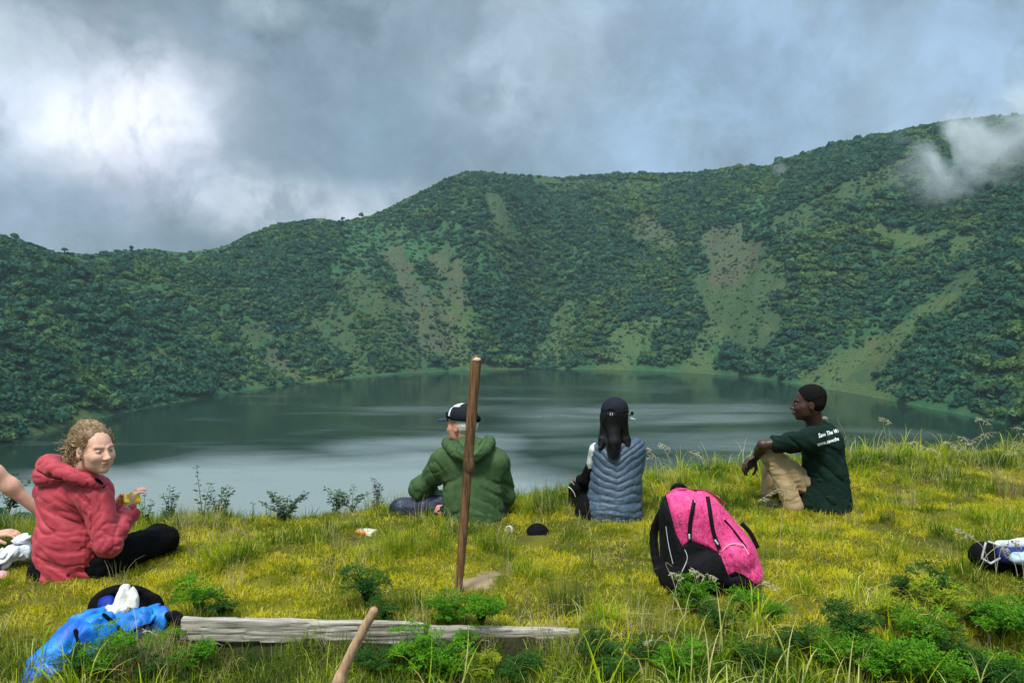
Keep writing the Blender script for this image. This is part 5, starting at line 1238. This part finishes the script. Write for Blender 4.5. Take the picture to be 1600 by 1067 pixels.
def lying_cap():
    t = empty('lying_cap', P(840, 845, 4.82), 'black peaked cap lying on the turf right of the pole', 'cap'); c = P(840, 843, 4.82); S = Sdf(.0035); S.ell(c + Vector((0, 0, .028)), (.072, .075, .070), None, .01); S.disp(creases((1, 0, .5), 20, .006, .3, 3)); S.plane((0, 0, c.z - .02), (0, 0, -1)); link('crown', S.mesh('crown'), black_m, t)
    S = Sdf(.0035); S.ell(P(812, 841, 4.78), (.085, .055, .009), frame((0, 1, .1)) and None, .01); link('brim', S.mesh('brim'), cloth('grey_brim', (.06, .065, .07), rough=.7), t)
lying_cap()
S = Sdf(.004); S.ell(P(30, 862, 4.22), (.080, .06, .048), None, .03); S.ell(P(2, 874, 4.2), (.08, .06, .038), None, .03); S.ell(P(38, 845, 4.24), (.03, .03, .025), None, .02); S.disp(creases((.9, .2, .5), 16, .032, .4, 3)); S.disp(creases((.2, .5, 1), 26, .012, .4, 6)); S.plane((0, 0, -.01), (0, 0, -1))
tag(link('plastic_bag', S.mesh('plastic_bag'), cloth('white_plastic_film', (.78, .82, .86), (.66, .74, .80), .35, .3, 50, .5)), 'crumpled white plastic bag on the ground at the left edge', 'bag')
# ------------------------------------------------------------------ single plants
def leaf_quad(V, Q, p, d, nrm, L, W):
    d = np.array(d); u = np.cross(d, nrm); u /= np.linalg.norm(u) + 1e-9; b = len(V)
    V += [p, p + d * L * .45 + u * W * .5, p + d * L, p + d * L * .45 - u * W * .5]; Q.append([b, b + 1, b + 2, b + 3])
def feathery(name, seed, fronds=12, L0=.14):
    r = np.random.default_rng(seed); V = []; Q = []; st = []
    for k in range(fronds):
        az = 2 * PI * k / fronds + r.normal(0, .3); rise = r.uniform(.8, 1.7); L = L0 * r.uniform(.7, 1.25)
        base = np.array([0, 0, 0.0]); p1 = base + np.array([math.cos(az) * L * .22, math.sin(az) * L * .22, L * .75 * rise]); p2 = base + np.array([math.cos(az) * L * .72, math.sin(az) * L * .72, L * .72 * rise])
        pl = spline([base, p1, p2], 14); st.append(pl[:6]); T = np.gradient(pl, axis=0)
        for i in range(3, 14):
            t = T[i] / np.linalg.norm(T[i]); side = np.cross(t, [0, 0, 1]); side /= np.linalg.norm(side) + 1e-9; w = L * .42 * math.sin(PI * (i - 1.5) / 13.5)
            for s in (-1, 1):
                d = side * s * .85 + t * .5 + np.array([0, 0, r.uniform(-.25, .35)]); d /= np.linalg.norm(d)
                for m_ in range(5):
                    q = pl[i] + d * w * (m_ + .6) / 5
                    for s2 in (-1, 1, 0):
                        dd = d * .5 + np.cross(d, [0, 0, 1]) * s2 * .9 + r.normal(0, .35, 3); dd /= np.linalg.norm(dd); leaf_quad(V, Q, q, dd, r.normal(0, .5, 3) + [0, 0, 1], L0 * .085 * r.uniform(.7, 1.3), L0 * .045)
    Vt, Qt = tubes(st, .0025, .0015); Q = np.array(Q); return mesh_np(name, np.concatenate([np.array(V), Vt]), np.concatenate([Q, Qt + len(V)]))
def leaf_mat(name, a, b, tr=.3):
    n = NT(name); f = n.ramp(n.noise(22, 4, .6), .35, .65); c = n.mix(f, a, b); return n.leafy(c, tr)
fe_m = leaf_mat('feathery_leaf', (.035, .145, .006), (.12, .29, .010)); fe_y = leaf_mat('feathery_leaf_yellowish', (.16, .24, .012), (.32, .36, .02)); fe_d = leaf_mat('feathery_leaf_dark', (.02, .075, .012), (.05, .13, .016))
fmesh = {}
for i in range(4):
    for nm, m_ in (('g', fe_m), ('y', fe_y), ('d', fe_d)):
        me = feathery('feathery_plant', 300 + i, 13 + i, .105); me.materials.append(m_); fmesh[(i, nm)] = me
def put(name, me, px, py, Y, s, label, cat, group=None, zoff=0.0, rz=None):
    p = P(px, py, Y); o = bpy.data.objects.new(name, me); COL.objects.link(o); o.location = (p.x, Y, float(ground_z(p.x, Y)) + zoff); o.scale = (s, s, s); o.rotation_euler = (0, 0, random.uniform(0, 6.28) if rz is None else rz); tag(o, label, cat, group)
    me.polygons.foreach_set('use_smooth', np.zeros(len(me.polygons), dtype=bool)); return o
FE = [(572, 950, 3.62, 1.15, 'd', 'dark feathery green plant behind the plank left of the dirt patch'), (600, 985, 3.44, .75, 'd', 'small dark feathery sprig touching the plank behind the pale stick'),
      (697, 978, 3.42, .95, 'g', 'bright feathery plant rising over the joint of the planks'), (752, 985, 3.40, 1.1, 'g', 'feathery green plant right of the pole foot'), (728, 1000, 3.27, .62, 'g', 'feathery leaf hanging over the plank face below the pole'), (850, 1000, 3.24, .0, 'g', ''),
      (1085, 975, 3.60, 1.0, 'g', 'feathery green plant below the black pocket of the pink backpack'), (1163, 970, 3.55, .9, 'g', 'rounded feathery plant at the lower right of the pink backpack'),
      (1410, 925, 3.75, .75, 'd', 'low dark feathery plant in the bright turf, left of a taller one'), (1462, 935, 3.66, 1.25, 'd', 'dark feathery plant topmost in the right foreground'), (1470, 985, 3.48, 1.2, 'y', 'yellow-green feathery plant under the dark one on the right'),
      (1565, 1015, 3.30, 1.35, 'g', 'wide feathery plant by the right edge below the dry stalks'), (1500, 1060, 3.16, 1.1, 'd', 'dark feathery plant between stalks near the lower right corner'), (1390, 1000, 3.42, 1.0, 'y', 'yellowish feathery plant in the middle of the right foreground'),
      (1300, 1062, 3.15, 1.15, 'g', 'bright feathery plant at the bottom edge right of centre'), (1385, 1085, 3.05, 1.5, 'g', 'large bright feathery plant at the bottom edge'), (1470, 1100, 3.02, 1.2, 'g', 'bright feathery plant at the bottom edge, second from the right'),
      (1245, 1045, 3.22, .95, 'd', 'dark feathery plant among the long blades'), (1010, 1055, 3.18, .85, 'd', 'small feathery plant in the matted grass below the pink backpack'), (935, 1045, 3.20, .95, 'd', 'dark feathery plant near the right plank end'), (1580, 1090, 3.04, 1.1, 'g', 'bright feathery plant in the lower right corner'),
      (645, 1062, 3.16, 1.25, 'g', 'bright feathery plant below the planks in the shade'), (745, 1075, 3.10, .9, 'y', 'yellow-green feathery plant below the right plank'), (590, 1066, 3.14, .8, 'd', 'dark feathery plant right beside the pale stick'),
      (310, 955, 3.52, 1.1, 'g', 'green feathery plant behind the left end of the plank'), (345, 960, 3.5, .8, 'd', 'small dark feathery plant behind the left plank'), (255, 1010, 3.22, .8, 'g', 'feathery sprig over the right flap of the blue backpack'), (300, 1042, 3.14, .9, 'g', 'green feathery plant under the left end of the plank'), (170, 1075, 3.03, 1.1, 'g', 'bright feathery plant in front of the blue backpack'), (235, 1085, 3.02, .9, 'd', 'dark feathery plant at the bottom edge left of the reddish grass'),
      (1180, 1070, 3.12, 1.0, 'd', 'dark feathery plant at the bottom edge under the long blades')]
FE += [(1330, 1030, 3.28, 1.2, 'd', 'dark feathery plant left of the yellowish one in the right foreground'), (1440, 1030, 3.26, 1.2, 'g', 'bright feathery plant under the yellow-green one on the right'), (1530, 975, 3.46, .9, 'd', 'dark feathery plant between the dry stalks on the right'), (1600, 985, 3.40, 1.1, 'g', 'feathery plant cut by the right edge'), (1545, 1090, 3.03, 1.2, 'd', 'dark feathery plant at the bottom edge near the right corner'),
       (1120, 1010, 3.36, .8, 'd', 'dark feathery plant in the long grass below the pink backpack'), (1060, 1090, 3.06, 1.1, 'g', 'bright feathery plant at the bottom edge below the pink backpack'), (690, 1090, 3.06, 1.2, 'g', 'bright feathery plant at the bottom edge under the plank joint'), (810, 1085, 3.07, .9, 'd', 'dark feathery plant at the bottom edge under the right plank'), (960, 1090, 3.05, 1.0, 'd', 'dark feathery plant at the bottom edge beside the right plank end'),
       (1210, 1000, 3.40, .7, 'g', 'small bright feathery plant among the long blades'), (120, 1095, 3.0, .9, 'd', 'dark feathery plant under the tail of the blue backpack')]
for i, (px, py, Y, s, c, lb) in enumerate(FE):
    if s: put('feathery_plant', fmesh[(i % 4, c)], px, py, Y, s, lb, 'plant', 'feathery plants in the foreground')
# tussocks big enough to tell apart
tus = [tuft_mesh('tussock_%d' % k, 400 + k, 150, .12, .26, .11, .004, .9, 4, .15, .2) for k in range(3)]
tdk = [tuft_mesh('tussock_dark_%d' % k, 410 + k, 170, .12, .28, .10, .0035, 1.1, 5, .1, .2) for k in range(2)]
trd = [tuft_mesh('tussock_red_%d' % k, 420 + k, 120, .12, .30, .10, .0032, .7, 4, .1, .7) for k in range(2)]
for L_, m_ in ((tus, gm_mid), (tdk, gm_dark), (trd, gm_red)):
    for me in L_: me.materials.append(m_)
TU = [(635, 880, 4.42, 1.0, tus[0], 'large green tussock in front of the green-jacketed man, left of the pole'), (600, 885, 4.38, .8, tus[1], 'green tussock at the left of the pair before the green jacket'), (685, 880, 4.42, .85, tus[2], 'green tussock just left of the pole'), (765, 870, 4.48, .8, tus[1], 'green tussock just right of the pole'),
      (852, 800, 5.25, .95, tdk[0], 'dark tussock on the edge between the green jacket and the quilted vest'), (1385, 835, 4.95, .5, tdk[1], 'small dark brown tussock alone in the bright turf'), (1398, 795, 5.5, .5, tdk[0], 'small dark tussock under the right edge grass'), (1440, 775, 5.9, .8, tdk[1], 'dark tussock in the edge grass right of the seated man in the dark T-shirt'),
      (425, 1080, 3.03, 1.0, tdk[0], 'dark fine-bladed tussock in front of the left plank'), (470, 1090, 3.0, .9, tdk[1], 'dark tussock beside the pale walking stick'), (375, 1085, 3.02, .8, tdk[1], 'leftmost dark tussock in front of the plank'), (640, 955, 3.62, .75, tus[2], 'upright green tussock behind the plank right of the pale stick'),
      (200, 1075, 3.03, .9, trd[0], 'reddish dry tussock in front of the blue backpack'), (255, 1065, 3.07, .95, trd[1], 'reddish dry tussock between the blue backpack and the plank'), (880, 950, 3.66, .9, tdk[0], 'dark bladed tussock right of the dirt patch'), (985, 800, 5.3, .0, tus[0], ''),
      (1070, 765, 5.8, .9, tus[1], 'green tussock on the edge behind the pink backpack'), (1110, 775, 5.65, .9, tus[2], 'green tussock on the edge between backpack and seated man'), (1580, 790, 5.6, .9, trd[0], 'reddish tussock at the right edge of the ledge'), (1340, 800, 5.4, .0, tus[1], ''),
      (20, 880, 4.35, .6, tdk[0], 'dark tussock behind the plastic bag at the left edge')]
for i, (px, py, Y, s, me, lb) in enumerate(TU):
    if s: put('grass_tussock', me, px, py, Y, s, lb, 'grass tussock', 'tussocks standing out of the turf')
# weeds on the brink
def weed(name, seed, H, spread, stems, lsize, dens, cone=False):
    r = np.random.default_rng(seed); V = []; Q = []; st = []
    for k in range(stems):
        az = r.uniform(0, 6.28); o = np.array([math.cos(az), math.sin(az), 0]); h = H * r.uniform(.6, 1); pl = spline([[0, 0, 0], o * spread * .35 + [0, 0, h * .6], o * spread * r.uniform(.5, 1) + [0, 0, h]], 16); st.append(pl); T = np.gradient(pl, axis=0)
        for i in range(3, 16):
            for m_ in range(dens):
                a = r.uniform(0, 6.28); d = np.array([math.cos(a), math.sin(a), r.uniform(-.3, .5)]); d /= np.linalg.norm(d); s = lsize * r.uniform(.6, 1.2) * (1.2 - .5 * i / 16)
                q = pl[i] + d * (.004 + (.02 * (1 - i / 16) if cone else .008) * r.uniform(0, 1)); leaf_quad(V, Q, q, d, r.normal(0, .4, 3) + [0, 0, 1], s, s * .5)
    Vt, Qt = tubes(st, .003, .001); return mesh_np(name, np.concatenate([np.array(V), Vt]), np.concatenate([np.array(Q), Qt + len(V)]))
wd = leaf_mat('weed_leaf', (.03, .075, .03), (.075, .13, .05), .2); wd2 = leaf_mat('purplish_weed_leaf', (.05, .045, .04), (.07, .09, .05), .2)
def putw(px, pyb, pyt, Y, seed, spread, stems, ls, dens, label, m_=wd, cone=False):
    b = P(px, pyb, Y); H = P(px, pyt, Y).z - b.z; me = weed('brink_weed', seed, H, spread, stems, ls, dens, cone); me.materials.append(m_); o = bpy.data.objects.new('brink_weed', me); COL.objects.link(o); o.location = (b.x, Y, b.z); tag(o, label, 'weed', 'weeds growing on the brink')
putw(318, 815, 728, 5.05, 1, .06, 2, .040, 2, 'tall thin weed with drooping top right of the woman in red'); putw(345, 815, 748, 5.10, 2, .10, 6, .034, 3, 'leafy weed just right of the tallest thin weed'); putw(445, 815, 764, 5.10, 3, .15, 8, .036, 4, 'bushy round-leaved weed on the brink midway to the green jacket'); putw(263, 815, 758, 5.10, 4, .08, 4, .032, 3, 'slender leafy weed nearest the yellow packet')
putw(525, 800, 758, 5.35, 5, .10, 5, .034, 3, 'low leafy weed left of the cone-shaped one'); putw(550, 800, 762, 5.4, 6, .14, 5, .030, 3, 'spreading weed with bluish leaves against the lake'); putw(590, 800, 744, 5.45, 7, .035, 3, .026, 5, 'dark cone-shaped weed left of the green-jacketed man', wd2, True); putw(228, 830, 775, 5.0, 8, .08, 4, .03, 2, 'small weed beside the red sleeve'); putw(395, 815, 770, 5.1, 9, .02, 1, .02, 1, 'bare thin weed stem between two leafy weeds'); putw(1550, 745, 712, 6.6, 10, .10, 4, .03, 3, 'low dark weed in the edge grass near the right margin', wd2); putw(1490, 745, 700, 6.6, 11, .10, 4, .03, 3, 'dark weed on the right brink', wd2)
putw(15, 800, 745, 5.1, 12, .12, 6, .04, 3, 'dark weed behind the bare arm at the left edge'); putw(60, 830, 770, 5.1, 13, .10, 5, .03, 3, 'pale weed behind the red jacket', wd)
# pale seed-headed stalks
stm = NT('straw').leafy((.62, .55, .36), .25); stg = NT('green_straw').leafy((.40, .42, .10), .3)
STRAW = {0: [], 1: []}
def stalk(px0, py0, px1, py1, Y0, Y1, droop, head, label, r0=.0022, m_=stm, nh=9):
    a = P(px0, py0, Y0); b = P(px1, py1, Y1); a.z = float(ground_z(a.x, a.y)) - .01 if a.z < float(ground_z(a.x, a.y)) + .02 else a.z
    dx = b.x - a.x; sgn = 1 if dx >= 0 else -1; top = Vector((b.x, b.y, b.z)); m1 = a.lerp(top, .5) - Vector((dx * .18, 0, -.01)); tip = top + Vector((sgn * droop, 0, -abs(droop) * .45)); pl = spline([a, m1, top, tip], 26); polys = [pl]; rad = [r0]; r = np.random.default_rng(int(px0 * 7 + py0))
    for k in range(nh if head else 0):
        i = 25 - int(k * 10 / nh); q = pl[i]; d = np.array([sgn * r.uniform(.2, 1), r.normal(0, .4), r.uniform(-.7, .3)]); d /= np.linalg.norm(d); polys.append(spline([q, q + d * head * .4, q + d * head * .8 + np.array([0, 0, -head * .3])], 5)); rad.append(r0 * .9)
        for m2 in range(2): w = q + d * head * r.uniform(.3, 1); polys.append(spline([w, w + r.normal(0, .004, 3), w + d * .012 + r.normal(0, .004, 3)], 3)); rad.append(r0 * 1.5)
    V, Q = tubes(polys, rad, [x * .35 for x in rad])
    if label is None: STRAW[int(m_ is stg)].append((V, Q)); return
    tag(link('grass_stalk', mesh_np('grass_stalk', V, Q), m_), label, 'grass stalk', 'pale seed-headed grass stalks')
def place_words(lst, txt):
    k = sorted(range(len(lst)), key=lambda i: lst[i][2]); n_ = len(lst); w = ['leftmost', 'second from the left', 'third from the left', 'fourth from the left', 'fifth from the left', 'sixth from the left']; e = ['rightmost', 'second from the right', 'third from the right', 'fourth from the right', 'fifth from the right', 'sixth from the right']
    for r_, i in enumerate(k): stalk(*lst[i], txt + ', ' + (w[r_] if r_ < (n_ + 1) // 2 else e[n_ - 1 - r_]))
EG = 'arching seed-headed stalk on the right-hand brink'
place_words([(1384, 735, 1380, 655, 6.45, 6.4, -.07, .035), (1350, 740, 1352, 712, 6.4, 6.4, -.05, .03), (1436, 725, 1425, 690, 6.5, 6.5, -.12, .04), (1545, 735, 1530, 655, 6.5, 6.5, -.10, .04), (1500, 720, 1480, 690, 6.5, 6.5, -.16, .05), (1515, 720, 1545, 676, 6.5, 6.45, -.14, .05), (1600, 730, 1590, 668, 6.4, 6.3, -.20, .06), (1595, 745, 1585, 690, 6.3, 6.2, -.15, .05), (1470, 722, 1455, 700, 6.5, 6.5, -.09, .04), (1560, 725, 1575, 705, 6.4, 6.4, .08, .04), (1530, 722, 1505, 683, 6.5, 6.5, -.1, .05), (1610, 740, 1612, 680, 6.3, 6.3, -.18, .06)], EG)
place_words([(1040, 745, 1010, 700, 6.0, 6.0, -.04, .03), (1050, 745, 1035, 695, 6.0, 6.0, -.06, .04), (1060, 740, 1075, 705, 6.0, 6.0, .06, .04), (1028, 750, 1022, 712, 5.9, 5.9, .05, .03)], 'wispy pale stalk on the brink right of the quilted vest')
stalk(1216, 925, 1224, 765, 4.1, 4.1, -.13, .03, 'tall thin stalk with bent tip right of the pink backpack', .0020); stalk(1300, 690, 1290, 652, 5.75, 5.6, -.02, .03, 'pale stalk behind the neck of the man in the dark T-shirt'); stalk(1325, 720, 1308, 655, 5.8, 5.6, -.02, .0, 'bare pale stalk leaning at the shoulder of the man in the dark T-shirt')
place_words([(1090, 960, 1085, 893, 3.58, 3.55, -.05, .03), (1130, 965, 1112, 900, 3.58, 3.56, -.03, .03), (1060, 950, 1040, 880, 3.6, 3.58, -.03, .0), (1075, 950, 1052, 895, 3.6, 3.6, -.05, .02), (1165, 945, 1190, 912, 3.6, 3.6, .06, .02), (1050, 960, 1072, 880, 3.6, 3.62, .0, .0)], 'pale stalk crossing the black bottom of the pink backpack')
place_words([(1555, 905, 1564, 858, 3.98, 3.98, .0, .05), (1590, 900, 1566, 856, 3.98, 3.97, .0, .0), (1556, 890, 1538, 815, 3.97, 3.95, -.03, .0), (1600, 905, 1590, 860, 3.95, 3.95, -.04, .0), (1545, 880, 1500, 828, 4.05, 4.0, -.07, .04), (1530, 890, 1575, 845, 3.99, 4.0, .04, .03)], 'stiff stalk in front of the bag at the right edge')
place_words([(130, 1010, 148, 965, 3.18, 3.25, -.0, .02), (215, 1010, 208, 950, 3.26, 3.3, .02, .02), (175, 1020, 160, 968, 3.2, 3.28, -.01, .0), (110, 1000, 165, 1018, 3.15, 3.1, .05, .0), (250, 1010, 232, 985, 3.2, 3.25, -.06, .02)], 'dry stalk lying across the blue backpack')
FG = None
r = np.random.default_rng(77)
for k in range(60):
    px = r.uniform(900, 1600); py = r.uniform(985, 1085); Y = 1.62 * F / (py - 450) * .99; l = r.uniform(30, 120); an = r.uniform(-1.1, 1.1)
    stalk(px, py, px + math.sin(an) * l, py - math.cos(an) * l * .75, Y, Y * .985, r.uniform(-.05, .05), r.choice([0, 0, .02]), FG, .0017, stm if r.uniform() < .6 else stg)
LGd = None
for px, py, dx, dy in ((505, 1040, -60, 60), (668, 1045, 2, 110), (715, 1060, 45, 60), (790, 1045, 50, 40), (560, 1060, -60, 30), (120, 1090, 60, 60), (290, 1075, 5, 90), (310, 1065, 30, 60), (735, 1050, -10, 50)):
    Y = 1.62 * F / (py - 450); stalk(px, py, px + dx, py - dy, Y, Y * .99, .02, 0, LGd, .0018, stg if dx < 10 else stm)
for k_, m_, lb in ((0, stm, 'loose dry straw stems leaning through the foreground'), (1, stg, 'loose green straw stems leaning through the foreground')):
    V, Q = join_np(STRAW[k_]); tag(link('straw_stems', mesh_np('straw_stems', V, Q), m_), lb, kind='stuff')
# ---- trees on the skyline
bark = NT('bark').fin((.07, .06, .05), .95, .1)
def ridge_tree(px, py, hgt, label, seed):
    d = (P(px, py, 1.0) - EYE); th = None; best = None
    for y in np.arange(300, 760, 2.0):
        z = float(terrain_z(d.x * y, y)); e = (z - EYE.z) / y
        if best is None or e > best[0]: best = (e, y, z)
    y, z = best[1], best[2]; x = d.x * y; hgt *= .72; t = empty('ridge_tree', (x, y, z), label, 'tree', 'lone trees on the crater rim')
    V, Q = tubes([spline([(0, 0, -1), (.2, 0, hgt * .4), (0, .1, hgt * .8)], 6), spline([(.1, 0, hgt * .35), (.9, 0, hgt * .7)], 4), spline([(.1, 0, hgt * .4), (-.8, .2, hgt * .75)], 4)], [.35, .18, .18], [.12, .08, .08], 5)
    o = link('trunk', mesh_np('trunk', V + np.array([x, y, z]), Q), bark, t); r = np.random.default_rng(seed); me = bush_mesh('crown', seed, 260, .20, .7); VV = mesh_V(me) * np.array([hgt * .34, hgt * .34, hgt * .46]) + np.array([x, y, z + hgt * .42]); me.vertices.foreach_set('co', VV.astype(np.float32).ravel()); me.update(); link('crown', me, fm, t)
for a in [(205, 388, 5.5, 'small lone tree on the low left saddle of the rim', 1), (100, 392, 6, 'round tree on the rim left of the saddle', 2), (535, 345, 6.5, 'tree with a thin crown on the notch left of the main hill', 3), (566, 341, 9, 'bushy tree on the notch at the foot of the main hill', 4), (1310, 230, 6, 'small tree on the right-hand rim', 5), (22, 372, 7, 'tree on the rim at the far left', 6), (1110, 267, 4, 'tiny tree on the long flat rim', 7), (790, 272, 5, 'tree on the flat top of the main hill', 8)]: ridge_tree(*a)
# ------------------------------------------------------------------ air: thin haze and drifting mist
def box_obj(name, lo, hi, mat, label):
    x0, y0, z0 = lo; x1, y1, z1 = hi
    V = [(x, y, z) for x in (x0, x1) for y in (y0, y1) for z in (z0, z1)]; Q = [(0, 1, 3, 2), (4, 6, 7, 5), (0, 4, 5, 1), (2, 3, 7, 6), (0, 2, 6, 4), (1, 5, 7, 3)]
    return tag(link(name, mesh_np(name, V, Q), mat, None, False), label, kind='stuff')
def haze(dens):
    m = bpy.data.materials.new('haze_air'); m.use_nodes = True; nt = m.node_tree; nt.nodes.clear(); o = nt.nodes.new('ShaderNodeOutputMaterial'); v = nt.nodes.new('ShaderNodeVolumePrincipled'); v.inputs['Color'].default_value = (.74, .90, 1.0, 1); v.inputs['Density'].default_value = dens; v.inputs['Anisotropy'].default_value = .2; nt.links.new(v.outputs[0], o.inputs['Volume'])
    return box_obj('haze', (-760, -560, LZ - 8), (760, 1010, 215), m, 'thin blue haze between the ledge and the far rim')
haze(.00014)
def mist(name, c, half, dens, seed, label, thr=.47, scale=.032):
    m = bpy.data.materials.new('mist_' + str(seed)); m.use_nodes = True; nt = m.node_tree; N = nt.nodes; L = nt.links; N.clear(); o = N.new('ShaderNodeOutputMaterial'); v = N.new('ShaderNodeVolumePrincipled'); v.inputs['Color'].default_value = (1, 1, 1, 1); v.inputs['Anisotropy'].default_value = .35
    tc = N.new('ShaderNodeTexCoord'); g = N.new('ShaderNodeNewGeometry'); n = N.new('ShaderNodeTexNoise'); n.inputs['Scale'].default_value = scale; n.inputs['Detail'].default_value = 5; n.inputs['Roughness'].default_value = .62; n.inputs['Distortion'].default_value = 1.0; L.new(g.outputs['Position'], n.inputs['Vector'])
    ln = N.new('ShaderNodeVectorMath'); ln.operation = 'LENGTH'; L.new(tc.outputs['Object'], ln.inputs[0]); fal = N.new('ShaderNodeMapRange'); fal.interpolation_type = 'SMOOTHSTEP'
    L.new(ln.outputs['Value'], fal.inputs[0]); fal.inputs[1].default_value = .0; fal.inputs[2].default_value = 1.0; fal.inputs[3].default_value = .16; fal.inputs[4].default_value = -.34
    s = N.new('ShaderNodeMath'); s.operation = 'ADD'; L.new(n.outputs[0], s.inputs[0]); L.new(fal.outputs[0], s.inputs[1]); r = N.new('ShaderNodeMapRange'); L.new(s.outputs[0], r.inputs[0]); r.inputs[1].default_value = thr; r.inputs[2].default_value = thr + .45; r.inputs[3].default_value = 0; r.inputs[4].default_value = dens; L.new(r.outputs[0], v.inputs['Density']); L.new(v.outputs[0], o.inputs['Volume'])
    V, Q = [], []; na, nb = 24, 12
    for i in range(nb + 1):
        for j in range(na): a = 2 * PI * j / na; b = PI * i / nb; V.append((math.sin(b) * math.cos(a), math.sin(b) * math.sin(a), math.cos(b)))
    for i in range(nb):
        for j in range(na): Q.append((i * na + j, (i + 1) * na + j, (i + 1) * na + (j + 1) % na, i * na + (j + 1) % na))
    ob = link(name, mesh_np(name, V, Q), m, None, False); ob.location = c; ob.scale = half; tag(ob, label, kind='stuff')
h1 = hit(1500, 262); mist('mist_cloud', (h1[0] * .93 + 26, h1[1] * .93, h1[2] - 2), (135, 70, 66), .10, 1, 'drifting white mist clinging to the right-hand slope')
h2 = hit(1590, 215); mist('mist_cloud', (h2[0] * .92 + 22, h2[1] * .92, h2[2] * .98 + 14), (64, 50, 62), .10, 2, 'mist rising over the rim at the right margin')
h3 = hit(1218, 278); mist('mist_wisp', (h3[0] * .97, h3[1] * .97, h3[2] + 4), (15, 18, 12), .05, 3, 'small wisp of mist just below the right-hand rim', .5, .08)
